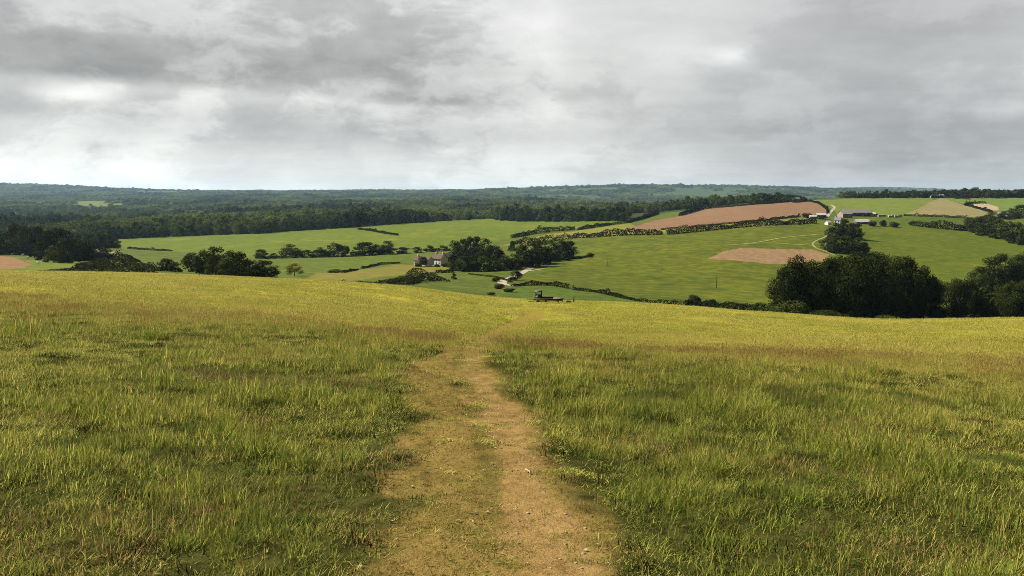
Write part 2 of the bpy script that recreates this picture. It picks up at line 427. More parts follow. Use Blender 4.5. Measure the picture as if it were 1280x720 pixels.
def build_terrain():
    # classify faces by their centre
    i2 = np.arange(NT_ - 1)
    cx = (GX[:-1, :-1] + GX[1:, 1:]) / 2; cy = (GY[:-1, :-1] + GY[1:, 1:]) / 2; cz = (GZ[:-1, :-1] + GZ[1:, 1:]) / 2
    rr = np.hypot(cx, cy)
    yy = np.maximum(cy, 1e-3)
    px = np.where(cy > 0, CX + F * cx / yy, 5000.0); py = np.where(cy > 0, HY - F * cz / yy, 5000.0)
    names = ['meadow'] + list(dict.fromkeys(f[0] for f in FIELDS)) + ['woodland_floor', 'far_hills', 'footpath']
    idx = {n: k for k, n in enumerate(names)}
    wob1 = (fbm(cx, cy, 14, 77, 3) - .5) * 1.5; wob2 = (fbm(cx, cy, 11, 78, 3) - .5) * 5
    fid = np.full(cx.shape, idx['rough_pasture'])
    edge = edge_of(cx, np.maximum(cy, .01)) * 1.12
    far = rr > edge
    wood = far & (py < front_py(px) - 0) & (px < 1020) & (cy > 850)
    wood |= far & (cy > 1480)
    fid[wood] = idx['woodland_floor']
    fid[far & (cy > 4500)] = idx['far_hills']
    fid[wood & (cy > 1700) & (cy < 5200) & (open_patch(cx, cy) > 0)] = idx['clearing']
    for n, poly in FIELDS:
        if poly is None: continue
        lim = (cy > 230) & (cy < (1650 if n != 'clearing' else 5200))
        if n in ('hedged_strip', 'ploughed_field', 'stubble_field', 'top_field', 'ridge_field'): lim &= cy > 560
        fid[in_poly(px + wob2, py + wob1, poly) & lim] = idx[n]
    fid[~far] = idx['meadow']
    bare, mt = wear_at(cx, cy, cz)
    fid[(~far) & (np.maximum(bare, mt * .8) > .5) & (rr < 70)] = idx['footpath']
    # shared smooth normals
    def grad():
        P = np.stack([GX, GY, GZ], -1)
        dt = np.gradient(P, axis=0); dr = np.gradient(P, axis=1)
        n = np.cross(dr, dt); n *= np.sign(n[..., 2:3]); n /= np.linalg.norm(n, axis=-1, keepdims=True)
        return n
    NRM = grad()
    V = np.stack([GX, GY, GZ], -1).reshape(-1, 3); NV = NRM.reshape(-1, 3)
    ii, jj = np.meshgrid(np.arange(NT_ - 1), np.arange(NR_ - 1), indexing='ij')
    q = np.stack([ii * NR_ + jj, (ii + 1) * NR_ + jj, (ii + 1) * NR_ + jj + 1, ii * NR_ + jj + 1], -1)
    # close the ring behind the viewer
    jl = np.arange(NR_ - 1)
    ql = np.stack([(NT_ - 1) * NR_ + jl, jl, jl + 1, (NT_ - 1) * NR_ + jl + 1], -1)
    for n in names:
        f = q[fid == idx[n]]
        if n == 'meadow':
            f = np.concatenate([f, ql[RAD[:-1] < 140]])
        elif n == 'rough_pasture':
            f = np.concatenate([f, ql[(RAD[:-1] >= 140) & (RAD[:-1] < 1480)]])
        elif n == 'woodland_floor':
            f = np.concatenate([f, ql[RAD[:-1] >= 1480]])
        if not len(f): continue
        used, inv = np.unique(f, return_inverse=True)
        f2 = inv.reshape(f.shape)
        v = V[used]; nv = NV[used]
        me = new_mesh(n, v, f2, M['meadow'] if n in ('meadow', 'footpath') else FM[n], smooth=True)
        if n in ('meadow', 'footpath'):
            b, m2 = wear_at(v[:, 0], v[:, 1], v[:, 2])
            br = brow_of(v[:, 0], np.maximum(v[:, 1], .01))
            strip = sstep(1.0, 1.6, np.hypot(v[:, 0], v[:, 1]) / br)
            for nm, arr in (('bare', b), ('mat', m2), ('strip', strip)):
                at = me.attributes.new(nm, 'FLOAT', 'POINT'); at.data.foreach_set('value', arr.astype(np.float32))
        me.normals_split_custom_set_from_vertices(nv.tolist())
        o = link(n, me)
        tag(o, {'meadow': 'rough grass meadow falling away from the viewer', 'footpath': 'trodden brown earth footpath running down the meadow'}.get(n) or FLABEL[n],
            'path' if n == 'footpath' else ('hills' if n == 'far_hills' else 'field'), None, 'structure')

def meadow_mat():
    m, nt, out = mat_new('meadow_ground')
    pos = nt.add('ShaderNodeNewGeometry').outputs['Position']
    at = lambda n: nt.add('ShaderNodeAttribute', attribute_name=n).outputs['Fac']
    n_big = nt.ramp(nt.noise(pos, .35, 4, .6), .35, .65)
    n_f = nt.ramp(nt.noise(pos, 5, 5, .7), .3, .7)
    n_s = nt.ramp(nt.noise(pos, 38, 3, .7), .35, .7)
    under = nt.mix(n_f, (.016, .018, .005), (.055, .055, .014))  # soil darkened so the gaps between tufts read as shade
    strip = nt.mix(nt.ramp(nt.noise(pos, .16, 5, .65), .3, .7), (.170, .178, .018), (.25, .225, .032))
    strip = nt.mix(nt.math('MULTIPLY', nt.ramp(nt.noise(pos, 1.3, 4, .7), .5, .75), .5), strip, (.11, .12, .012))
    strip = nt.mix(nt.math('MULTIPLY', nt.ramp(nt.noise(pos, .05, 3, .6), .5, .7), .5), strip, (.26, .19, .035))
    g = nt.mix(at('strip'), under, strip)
    mat = nt.mix(n_f, (.088, .060, .016), (.180, .120, .037))
    mat = nt.mix(nt.math('MULTIPLY', n_s, .5), mat, (.22, .150, .050))
    mat = nt.mix(nt.math('MULTIPLY', n_big, .35), mat, (.075, .070, .014))
    soil = nt.mix(n_f, (.125, .076, .024), (.220, .142, .052))
    soil = nt.mix(nt.math('MULTIPLY', n_s, .45), soil, (.27, .18, .075))
    soil = nt.mix(nt.math('MULTIPLY', nt.ramp(nt.noise(pos, 21, 5, .75), .56, .66), .7), soil, (.045, .030, .010))
    mat = nt.mix(nt.math('MULTIPLY', nt.ramp(nt.noise(pos, 17, 5, .78), .53, .64), .8), mat, (.018, .016, .004))
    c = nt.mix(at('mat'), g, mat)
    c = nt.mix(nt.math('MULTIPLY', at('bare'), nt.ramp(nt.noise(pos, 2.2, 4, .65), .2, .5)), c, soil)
    bp = nt.add('ShaderNodeBump'); bp.inputs['Strength'].default_value = .8; bp.inputs['Distance'].default_value = .035
    h = nt.math('ADD', nt.noise(pos, 11, 5, .75), nt.math('MULTIPLY', nt.noise(pos, 60, 3, .7), .35))
    nt.put(bp.inputs['Height'], h)
    principled(nt, out, c, 1.0, .0, bp.outputs[0])
    return m
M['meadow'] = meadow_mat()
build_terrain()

# ------------------------------------------------------------------ foliage meshes
def leaf_quads(c, nrm, size, rng, aspect=.75):
    """one bent-free leaf clump face per centre, roughly facing nrm."""
    n = len(c)
    nrm = nrm / np.maximum(np.linalg.norm(nrm, axis=1, keepdims=True), 1e-6)
    nrm = nrm + rng.normal(0, .55, (n, 3)); nrm /= np.linalg.norm(nrm, axis=1, keepdims=True)
    t = np.cross(nrm, rng.normal(0, 1, (n, 3))); t /= np.maximum(np.linalg.norm(t, axis=1, keepdims=True), 1e-6)
    b = np.cross(nrm, t)
    s = (size * rng.uniform(.6, 1.35, n))[:, None]
    v = np.empty((n, 4, 3))
    v[:, 0] = c - t * s; v[:, 1] = c - b * s * aspect * rng.uniform(.6, 1.1, (n, 1))
    v[:, 2] = c + t * s; v[:, 3] = c + b * s * aspect * rng.uniform(.6, 1.1, (n, 1))
    return v.reshape(-1, 3), np.arange(n * 4).reshape(-1, 4)

def crown_mesh(name, seed, n, size, lobes=14, z0=.16, mat=None, spread=.34, flat=1.0):
    """unit tree crown: height 0..1, about 1 wide; several uneven leafy lobes with gaps."""
    rng = np.random.default_rng(seed)
    cs, rs = [], []
    cs.append((0, 0, z0 + (1 - z0) * .48)); rs.append((.30, .30, .30 * (1 - z0) * 1.15))
    for k in range(lobes):
        a = rng.uniform(0, 2 * math.pi); h = rng.uniform(0, 1) ** .85
        prof = math.sin(math.pi * (.18 + .74 * h)) ** .8
        rad = spread * prof * rng.uniform(.65, 1.1)
        lr = rng.uniform(.12, .21) * (1.05 - .35 * h)
        zc = z0 + lr * .7 + (1 - z0 - lr * 1.5) * h
        cs.append((rad * math.cos(a), rad * math.sin(a), zc)); rs.append((lr * 1.15, lr * 1.15, lr * .85 * flat))
    cs.append((rng.uniform(-.08, .08), rng.uniform(-.08, .08), .86)); rs.append((.15, .15, .13))
    cs = np.array(cs); rs = np.array(rs)
    for k in range(max(3, lobes // 3)):
        a = rng.uniform(0, 6.283); lr = rng.uniform(.11, .17)
        cs = np.vstack([cs, (.3 * math.cos(a), .3 * math.sin(a), z0 + lr * .8)]); rs = np.vstack([rs, (lr, lr, lr * .9)])
    w = rs[:, 0] ** 2; w[0] *= .5; w /= w.sum()
    li = rng.choice(len(cs), n, p=w)
    d = rng.normal(0, 1, (n, 3)); d /= np.linalg.norm(d, axis=1, keepdims=True)
    rad = 1 - .55 * rng.uniform(0, 1, n) ** 2.2
    c = cs[li] + d * rs[li] * rad[:, None]
    c += rng.normal(0, .012, c.shape)
    c[:, 2] = np.clip(c[:, 2], z0 * .75, 1.02)
    nr = d * .8 + np.array([0, 0, .35])
    v, f = leaf_quads(c, nr, size, rng)
    return new_mesh(name, v, f, mat)

def cone_mesh(name, seed, n, size, mat):
    rng = np.random.default_rng(seed)
    h = rng.uniform(0, 1, n) ** 1.25
    a = rng.uniform(0, 2 * math.pi, n)
    r = (.30 * (1 - h) + .05) * (1 - .45 * rng.uniform(0, 1, n) ** 2) * (1 + .15 * np.sin(a * 3 + h * 15))
    c = np.stack([r * np.cos(a), r * np.sin(a), .06 + .94 * h], -1)
    nr = np.stack([np.cos(a), np.sin(a), np.full(n, .5)], -1)
    v, f = leaf_quads(c, nr, size, rng)
    return new_mesh(name, v, f, mat)

def bush_mesh(name, seed, n, size, mat, lobes=9):
    rng = np.random.default_rng(seed)
    cs = [(0, 0, .42)]; rs = [(.38, .38, .42)]
    for k in range(lobes):
        a = rng.uniform(0, 2 * math.pi); rad = rng.uniform(.12, .36)
        lr = rng.uniform(.13, .22)
        cs.append((rad * math.cos(a), rad * math.sin(a), lr + rng.uniform(0, .75 - lr) * (1.1 - rad))); rs.append((lr, lr, lr * 1.05))
    cs = np.array(cs); rs = np.array(rs)
    w = rs[:, 0] ** 2; w /= w.sum()
    li = rng.choice(len(cs), n, p=w)
    d = rng.normal(0, 1, (n, 3)); d /= np.linalg.norm(d, axis=1, keepdims=True)
    c = cs[li] + d * rs[li] * (1 - .4 * rng.uniform(0, 1, n) ** 2)[:, None]
    c[:, 2] = np.abs(c[:, 2])
    v, f = leaf_quads(c, d * .8 + np.array([0, 0, .35]), size, rng)
    return new_mesh(name, v, f, mat)

def trunk_mesh(name, seed):
    """tapered trunk with a few limbs, unit height."""
    rng = np.random.default_rng(seed); V = []; Fc = []
    def tube(p0, p1, r0, r1, seg=7, bend=0):
        p0 = np.array(p0, float); p1 = np.array(p1, float)
        ax = (p1 - p0) / np.linalg.norm(p1 - p0)
        s = np.cross(ax, (0, 1, 0) if abs(ax[1]) < .9 else (1, 0, 0)); s /= np.linalg.norm(s); t = np.cross(ax, s)
        base = len(V); rows = 4
        for k in range(rows):
            q = k / (rows - 1); c = p0 * (1 - q) + p1 * q + s * bend * math.sin(math.pi * q); r = r0 * (1 - q) + r1 * q
            if k == 0: r *= 1.25
            for j in range(seg):
                a = 2 * math.pi * j / seg; V.append(c + r * (math.cos(a) * s + math.sin(a) * t))
        for k in range(rows - 1):
            for j in range(seg):
                a = base + k * seg + j; b = base + k * seg + (j + 1) % seg
                Fc.append((a, b, b + seg, a + seg))
    tube((0, 0, -.04), (.01, .0, .55), .028, .016, 8, .01)
    for k in range(6):
        a = k * 2 * math.pi / 6 + rng.uniform(-.4, .4); h0 = rng.uniform(.22, .5); L = rng.uniform(.18, .3)
        tube((0, 0, h0), (L * math.cos(a), L * math.sin(a), h0 + rng.uniform(.15, .35)), .012, .004, 6, rng.uniform(-.02, .02))
    tube((.01, 0, .53), (.0, .02, .85), .016, .004, 6)
    return new_mesh(name, V, np.array(Fc), M['bark'], smooth=True)

NV = 6
CROWN = {}
for k in range(NV):
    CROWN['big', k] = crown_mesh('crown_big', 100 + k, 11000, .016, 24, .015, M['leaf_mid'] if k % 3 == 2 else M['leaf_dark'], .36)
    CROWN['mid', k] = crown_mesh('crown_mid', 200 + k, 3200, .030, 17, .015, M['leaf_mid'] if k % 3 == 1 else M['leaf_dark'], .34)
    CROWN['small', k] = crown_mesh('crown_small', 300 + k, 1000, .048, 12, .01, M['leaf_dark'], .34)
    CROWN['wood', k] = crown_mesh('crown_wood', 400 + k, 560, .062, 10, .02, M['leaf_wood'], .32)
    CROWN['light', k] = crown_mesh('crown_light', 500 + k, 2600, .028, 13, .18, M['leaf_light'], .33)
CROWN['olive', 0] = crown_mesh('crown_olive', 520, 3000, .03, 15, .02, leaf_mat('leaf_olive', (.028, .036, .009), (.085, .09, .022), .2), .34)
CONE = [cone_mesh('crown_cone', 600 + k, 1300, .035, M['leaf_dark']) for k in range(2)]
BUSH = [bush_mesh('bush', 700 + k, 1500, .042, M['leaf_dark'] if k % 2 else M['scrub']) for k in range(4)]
PALEBUSH = [bush_mesh('pale_bush', 720 + k, 2400, .03, M['leaf_light'] if k else M['leaf_mid']) for k in range(2)]
TRUNK = [trunk_mesh('trunk', 800 + k) for k in range(4)]

ORD = 'first second third fourth fifth sixth seventh eighth ninth tenth eleventh twelfth thirteenth fourteenth fifteenth sixteenth seventeenth eighteenth nineteenth twentieth'.split()
PROTO = {}
def tree(px, py, hp, wp, kind='mid', label='', group=None, ymin=200.0, ymax=16000, name='broadleaf_tree', cat='tree', off=0.0):
    X, Y, Z = ground(px, py, ymin, ymax)
    Y += off; X = (px - CX) / F * Y; Z = float(zf(X, Y)[0])
    h = hp * Y / F; w = wp * Y / F * 1.4
    o = link(name, None, loc=(X, Y, Z - .1), rz=random.uniform(0, 6.28))
    o.empty_display_size = 1
    tag(o, label, cat, group)
    if kind == 'cone':
        cm = random.choice(CONE); wx = w / .66
    else:
        ks = [k for k in CROWN if k[0] == kind]; k = random.choice(ks); cm = CROWN[k]; wx = w / .98
    sc = (wx, wx, h)
    c = link('crown', cm, o, scale=sc)
    t = link('trunk', random.choice(TRUNK), o, scale=(min(wx, h) * 1.0, min(wx, h) * 1.0, h))
    PROTO.setdefault(kind, {})[cm.name] = c
    return o

def bush(px, py, hp, wp, label, group=None, ymin=200.0, pale=None, name='bush', ymax=16000):
    X, Y, Z = ground(px, py, ymin, ymax)
    me = PALEBUSH[pale] if pale is not None else random.choice(BUSH)
    w = wp * Y / F / .82
    o = link(name, me, loc=(X, Y, Z - .15), rz=random.uniform(0, 6.28), scale=(w, w, hp * Y / F * 1.05))
    return tag(o, label, 'bush', group)

def clump(items, phrase, group, kind='mid', ymin=200.0, noun='tree', **kw):
    n = len(items)
    order = sorted(range(n), key=lambda i: items[i][0])
    for rank, i in enumerate(order):
        it = items[i]; k = it[4] if len(it) > 4 else kind
        look = {'light': 'light green', 'olive': 'olive green'}.get(k, 'dark green')
        pos = 'leftmost' if rank == 0 else ('rightmost' if rank == n - 1 else ORD[rank] + ' from left')
        if pos[0] in 'lr': lab = f'{pos} {look} {noun} {phrase}'
        else: lab = f'{look} {noun} {pos} {phrase}'
        tree(it[0], it[1], it[2], it[3], k, lab, group, ymin, **kw)

# big dark wood edge at right, standing just beyond the meadow
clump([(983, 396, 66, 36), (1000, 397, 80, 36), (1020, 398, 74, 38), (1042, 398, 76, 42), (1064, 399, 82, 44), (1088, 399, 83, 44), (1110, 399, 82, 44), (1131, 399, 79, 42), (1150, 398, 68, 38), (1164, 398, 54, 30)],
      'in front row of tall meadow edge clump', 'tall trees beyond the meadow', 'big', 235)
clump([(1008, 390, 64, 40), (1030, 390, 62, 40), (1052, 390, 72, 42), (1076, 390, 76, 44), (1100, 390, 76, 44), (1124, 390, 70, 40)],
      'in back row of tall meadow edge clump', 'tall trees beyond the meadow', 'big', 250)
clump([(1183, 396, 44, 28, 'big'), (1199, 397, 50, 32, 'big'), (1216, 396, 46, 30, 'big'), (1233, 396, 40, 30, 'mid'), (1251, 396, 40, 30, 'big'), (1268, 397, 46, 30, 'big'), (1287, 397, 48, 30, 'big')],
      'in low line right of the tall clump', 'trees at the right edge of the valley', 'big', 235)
clump([(1226, 364, 32, 26, 'big'), (1240, 362, 42, 30, 'olive'), (1256, 358, 42, 30, 'big'), (1271, 356, 38, 28, 'big'), (1288, 354, 40, 30, 'big')],
      'behind low line at right edge', 'trees at the right edge of the valley', 'big', 300)
bush(991, 399, 27, 46, 'large sunlit shrub at left foot of the tall tree clump', 'shrubs at the foot of the tall clump', 235, 0)
bush(1032, 400, 15, 42, 'low sunlit shrub in front of the tall tree clump', 'shrubs at the foot of the tall clump', 235, 0)
bush(1107, 402, 10, 28, 'lowest shrub peeping over the meadow edge before the tall clump', 'shrubs at the foot of the tall clump', 235, 0)
# left clump
clump([(-8, 318, 32, 28), (8, 317, 29, 24), (20, 318, 41, 26), (33, 319, 37, 24), (46, 321, 40, 26), (60, 325, 38, 26), (75, 325, 42, 28), (87, 327, 32, 24), (98, 326, 27, 22)],
      'in dark clump above brown corner field', 'dark clump on the left', 'mid', 300)
clump([(67, 328, 22, 20, 'olive'), (80, 329, 17, 16), (108, 326, 20, 20), (118, 326, 22, 20), (130, 324, 14, 18)],
      'in low front row of left clump', 'dark clump on the left', 'mid', 300)
clump([(100, 312, 20, 18), (112, 311, 18, 18), (123, 310, 19, 18), (134, 310, 17, 18), (143, 310, 13, 14)],
      'behind left clump beside the long field', 'dark clump on the left', 'mid', 300)
bush(24, 316, 6, 12, 'small pale bush beneath the dark left clump', None, 300, 1)
# centre-left clump
clump([(208, 339, 17, 20), (219, 340, 13, 14), (240, 340, 25, 20), (255, 342, 31, 24), (270, 344, 37, 28), (286, 345, 33, 26, 'olive'), (298, 346, 33, 24), (310, 347, 24, 22), (320, 348, 18, 20), (332, 349, 24, 26)],
      'in bushy clump at meadow edge left of centre', 'bushy clump left of centre', 'mid', 260)
tree(326, 323, 12, 14, 'mid', 'small dark tree alone at left end of the tree row', 'bushy clump left of centre', 300)
tree(368, 345, 17, 20, 'light', 'single yellow green tree standing alone on the dry slope', None, 300)
# tree row in the middle
clump([(343, 322, 6, 12, 'small'), (364, 321, 16.5, 25, 'olive'), (384, 321, 9, 15, 'small'), (399, 320.5, 12, 15), (418, 320, 17, 21), (432, 319.5, 13, 9), (442, 319, 7, 8, 'small'), (456, 318.5, 17, 22), (470, 318, 13, 15), (484, 317.5, 17, 19), (503, 316.5, 8, 20, 'small'), (521, 315.5, 7, 12, 'small'), (537, 314.5, 8.5, 13, 'small'), (553, 313.5, 7, 18, 'small')],
      'in tree row below the long field', 'tree row below the long field', 'mid', 400)
# clump round the farmhouse
clump([(568, 324, 24, 17), (578, 325, 27, 18), (588, 326, 31, 19), (597, 325, 30, 17), (606, 326, 29, 24, 'olive'), (619, 326, 20, 17)],
      'in taller back row beside white farmhouse', 'trees beside the white farmhouse', 'mid', 300)
clump([(567, 338, 20, 15), (579, 339, 20, 19), (592, 339, 20, 19), (605, 339, 20, 20), (618, 338, 20, 19), (631, 337, 19, 19), (644, 336, 20, 19)],
      'in dense front row beside white farmhouse', 'trees beside the white farmhouse', 'mid', 300)
clump([(655, 334, 29, 21), (666, 333, 33, 22), (677, 330, 31, 22), (689, 326, 28, 22, 'olive'), (700, 324, 26, 22), (711, 322, 22, 18)],
      'in round clump right of farmhouse trees', 'trees beside the white farmhouse', 'mid', 300)
tree(640, 314, 13, 8, 'cone', 'narrow pointed tree rising between the two farmhouse clumps', None, 400, name='conifer')
tree(527, 333, 13, 14, 'mid', 'dark round tree in front of the long white cottage', None, 300)
tree(567, 349, 8, 7, 'small', 'tiny solitary tree on the rough pasture below the farmhouse', None, 300)
tree(644, 350.5, 13, 14, 'mid', 'round dark tree beside the pale farm lane', None, 280)
for i, (a, b, c, d, s) in enumerate([(621, 352, 7, 10, 'small dark bush left of the pale lane'), (624, 361, 8, 15, 'dark bush at lower bend of the pale lane'), (636, 365, 6, 14, 'low dark bush right below the lane bend'),
                                  (614, 369, 5, 11, 'lowest dark bush below the lane beside the meadow edge'), (737, 321.5, 7, 10, 'round bush at right end of short hedge on pasture'),
                                  (868, 381, 14, 17, 'round dark bush at the hedge end on the pasture foot'), (890, 384, 12, 15, 'smaller round bush right of the hedge end'),
                                  (419, 341, 6, 17, 'pale low bush on the edge of the dry field'), (1090, 282.5, 8, 12, 'first dark bush right of the lower farm sheds'),
                                  (1104, 283, 9, 10, 'middle of three dark bushes right of the farm'), (1117, 284, 8, 12, 'last of three dark bushes right of the farm'),
                                  (1139, 281, 5, 7, 'small bush at left end of the hedge below stubble'), (546, 333.5, 4.5, 8, 'low dark garden bush before the left half of the farmhouse'), (556, 333.5, 5, 9, 'low dark garden bush before the right half of the farmhouse'), (1094, 270.5, 5, 6, 'dark bush at right end of the long barn'),
                                  (1027, 274, 6, 14, 'dark bushy shrub left of the pale farm sheds'), (1009, 272, 7, 14, 'dark shrub at right end of the ploughed field')]):
    bush(a, b, c, d, s, None, 260 if i < 8 else 320, 0 if i == 7 else None)
# clumps below the farm, right wood, ridge
clump([(1044, 299, 22, 19), (1057, 298, 25, 19), (1069, 299, 22, 17)], 'in upper clump below the farm', 'clump below the farm', 'mid', 400)
clump([(1036, 312, 16, 18), (1048, 316, 21, 22), (1061, 317, 23, 22), (1073, 316, 20, 20), (1081, 314, 12, 10)], 'in lower clump below the farm', 'clump below the farm', 'mid', 400)
clump([(1212, 288, 17, 16), (1222, 291, 20, 18), (1234, 295, 23, 20), (1247, 298, 25, 21), (1259, 301, 25, 21), (1271, 304, 27, 21), (1284, 307, 28, 22)],
      'along the wood edge above the right field', 'wood edge at right', 'mid', 400)
clump([(1228, 282, 12, 16), (1240, 279, 14, 16), (1256, 274, 11, 12), (1266, 273, 13, 14), (1277, 272, 17, 18), (1290, 273, 18, 18)],
      'behind wood edge at upper right', 'wood edge at right', 'mid', 500)
tree(1232, 263, 4.5, 6, 'small', 'tiny lone tree on the sandy patch at upper right', None, 700)
clump([(948, 254.5, 6, 10, 'small'), (957, 254, 8, 10), (967, 253.5, 10, 12), (976, 252.5, 11, 11), (985, 252.4, 10, 11), (996, 253.2, 5, 10, 'small'), (1004, 252.4, 7, 9)],
      'on crest above ploughed field', 'crest trees above the ploughed field', 'mid', 900)
for px, py, h in [(797, 262, 11), (822, 259, 9)]:
    tree(px, py, h, 6 if px < 800 else 8, 'cone' if px > 800 else 'mid', 'tall dark %s rising above the distant wood' % ('conifer' if px > 800 else 'broadleaf tree'), None, 1500, 4000)
# belt on the right ridge
x = 1068.0
while x < 1310:
    q = (x - 1068) / 212
    tree(x, 247.5 - .4 * q + random.uniform(-.4, .4), (6 + 4.6 * min(1, q * 1.6)) * random.uniform(.85, 1.12), random.uniform(9, 13), 'small',
         'dark tree in the long belt along the right ridge', 'tree belt along the right ridge', 1250, 1560)
    x += random.uniform(5, 8)

# ------------------------------------------------------------------ hedges
def hedge(pts, hp, label, ymin=240.0, wf=1.1, gaps=.0, mat='leaf_hedge', name='hedgerow', ymax=16000):
    P = [ground(a, b, ymin, ymax) for a, b in pts]
    if not hasattr(hp, '__len__'): hp = [hp] * len(pts)
    seg = [(P[k], P[k + 1], hp[k], hp[k + 1]) for k in range(len(P) - 1)]
    seed = abs(hash(label)) % 1000 if False else len(label) * 37 + int(pts[0][0])
    rng = np.random.default_rng(seed)
    C = []; N = []; S = []
    for a, b, h0, h1 in seg:
        L = math.hypot(b[0] - a[0], b[1] - a[1])
        Ym = (a[1] + b[1]) / 2
        hm = (h0 + h1) / 2 * Ym / F
        size = max(.22, min(.09 * hm + .15, Ym * .0011))
        n = int(min(14000, L * hm * 1.6 / (size * size) * 1.5)) + 30
        t = rng.uniform(0, 1, n)
        x = a[0] + (b[0] - a[0]) * t; y = a[1] + (b[1] - a[1]) * t
        hh = (h0 + (h1 - h0) * t) * y / F * 1.15
        prof = .52 + .75 * fbm(x + y * .3, y, 11, seed, 2) + .35 * (vnoise(x, y, 3.0, seed + 3) - .5) + .7 * sstep(.78, .9, vnoise(x, y, 6, seed + 5))
        keep = vnoise(x, y, 14, seed + 9) > gaps
        hh = hh * prof
        ang = rng.uniform(-.15, math.pi + .15, n)
        rr = 1 - .45 * rng.uniform(0, 1, n) ** 2
        w = np.clip(hm * wf * .5, .9, 4.5)
        dx, dy = (b[0] - a[0]) / L, (b[1] - a[1]) / L
        off = np.cos(ang) * rr * w
        X = x - dy * off; Y = y + dx * off
        Z = zf(X, Y) + np.maximum(.05, np.sin(ang)) ** .7 * rr * hh
        nn = np.stack([-dy * np.cos(ang), dx * np.cos(ang), np.sin(ang) + .2], -1)
        C.append(np.stack([X, Y, Z], -1)[keep]); N.append(nn[keep]); S.append(np.full(keep.sum(), size))
    C = np.concatenate(C); N = np.concatenate(N); S = np.concatenate(S)
    o0 = np.array(P[0])
    v, f = leaf_quads(C - o0, N, S, rng)
    o = link(name, new_mesh(name, v, f, M[mat]), loc=tuple(o0))
    return tag(o, label, 'hedge')

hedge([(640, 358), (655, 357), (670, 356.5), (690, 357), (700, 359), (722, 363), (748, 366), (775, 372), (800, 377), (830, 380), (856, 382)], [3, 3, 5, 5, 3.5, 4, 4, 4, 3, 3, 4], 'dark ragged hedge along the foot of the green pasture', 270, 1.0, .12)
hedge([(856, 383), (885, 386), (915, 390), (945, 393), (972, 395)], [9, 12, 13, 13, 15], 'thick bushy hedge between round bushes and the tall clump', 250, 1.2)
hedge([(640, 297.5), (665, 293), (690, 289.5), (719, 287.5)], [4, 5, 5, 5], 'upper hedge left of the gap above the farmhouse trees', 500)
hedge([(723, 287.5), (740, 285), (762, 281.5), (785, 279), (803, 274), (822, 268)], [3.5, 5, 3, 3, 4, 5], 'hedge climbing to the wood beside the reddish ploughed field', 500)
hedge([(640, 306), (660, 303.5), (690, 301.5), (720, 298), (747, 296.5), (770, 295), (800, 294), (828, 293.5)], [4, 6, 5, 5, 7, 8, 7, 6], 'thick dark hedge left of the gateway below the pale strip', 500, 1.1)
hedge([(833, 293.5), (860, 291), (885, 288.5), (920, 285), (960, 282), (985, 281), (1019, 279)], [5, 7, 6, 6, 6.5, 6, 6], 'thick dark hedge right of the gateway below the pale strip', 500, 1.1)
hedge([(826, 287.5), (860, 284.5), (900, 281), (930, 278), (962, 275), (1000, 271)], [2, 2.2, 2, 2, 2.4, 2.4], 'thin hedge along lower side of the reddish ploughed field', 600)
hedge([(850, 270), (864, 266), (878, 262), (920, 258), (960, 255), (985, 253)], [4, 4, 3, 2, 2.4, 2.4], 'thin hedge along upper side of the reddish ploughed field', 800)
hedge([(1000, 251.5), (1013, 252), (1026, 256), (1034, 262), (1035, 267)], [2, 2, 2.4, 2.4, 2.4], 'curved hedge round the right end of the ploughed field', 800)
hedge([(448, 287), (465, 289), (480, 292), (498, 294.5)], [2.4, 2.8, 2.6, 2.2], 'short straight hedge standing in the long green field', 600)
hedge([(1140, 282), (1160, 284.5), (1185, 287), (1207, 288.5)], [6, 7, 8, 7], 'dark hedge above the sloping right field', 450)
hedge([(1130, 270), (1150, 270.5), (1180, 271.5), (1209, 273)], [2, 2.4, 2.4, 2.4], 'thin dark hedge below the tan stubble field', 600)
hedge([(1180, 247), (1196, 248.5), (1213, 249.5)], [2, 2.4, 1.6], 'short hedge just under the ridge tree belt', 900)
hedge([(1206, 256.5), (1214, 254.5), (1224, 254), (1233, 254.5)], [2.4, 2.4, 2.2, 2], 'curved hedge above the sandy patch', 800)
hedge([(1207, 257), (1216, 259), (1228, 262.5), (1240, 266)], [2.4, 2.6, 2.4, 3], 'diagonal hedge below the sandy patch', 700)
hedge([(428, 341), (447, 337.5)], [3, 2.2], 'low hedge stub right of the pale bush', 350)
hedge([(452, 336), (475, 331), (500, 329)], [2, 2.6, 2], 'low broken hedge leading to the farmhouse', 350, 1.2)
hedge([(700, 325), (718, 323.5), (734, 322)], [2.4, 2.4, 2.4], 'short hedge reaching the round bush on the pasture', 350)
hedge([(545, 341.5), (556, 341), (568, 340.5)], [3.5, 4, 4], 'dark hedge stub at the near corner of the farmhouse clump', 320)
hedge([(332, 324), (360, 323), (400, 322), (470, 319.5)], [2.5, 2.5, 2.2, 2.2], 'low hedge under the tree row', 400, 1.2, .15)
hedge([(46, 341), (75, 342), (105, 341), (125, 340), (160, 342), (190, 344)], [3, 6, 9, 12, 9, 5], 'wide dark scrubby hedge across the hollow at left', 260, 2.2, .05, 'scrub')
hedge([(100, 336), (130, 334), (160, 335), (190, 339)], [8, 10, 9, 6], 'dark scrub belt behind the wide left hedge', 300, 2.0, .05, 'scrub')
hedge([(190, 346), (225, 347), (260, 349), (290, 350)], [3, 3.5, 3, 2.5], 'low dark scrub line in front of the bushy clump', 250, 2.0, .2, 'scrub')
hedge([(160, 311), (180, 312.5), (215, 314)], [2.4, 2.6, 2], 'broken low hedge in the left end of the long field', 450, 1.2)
hedge([(132, 325), (148, 325), (162, 326), (172, 328)], [9, 8, 6, 4], 'bushy hedge right of the dark left clump', 300, 1.6)
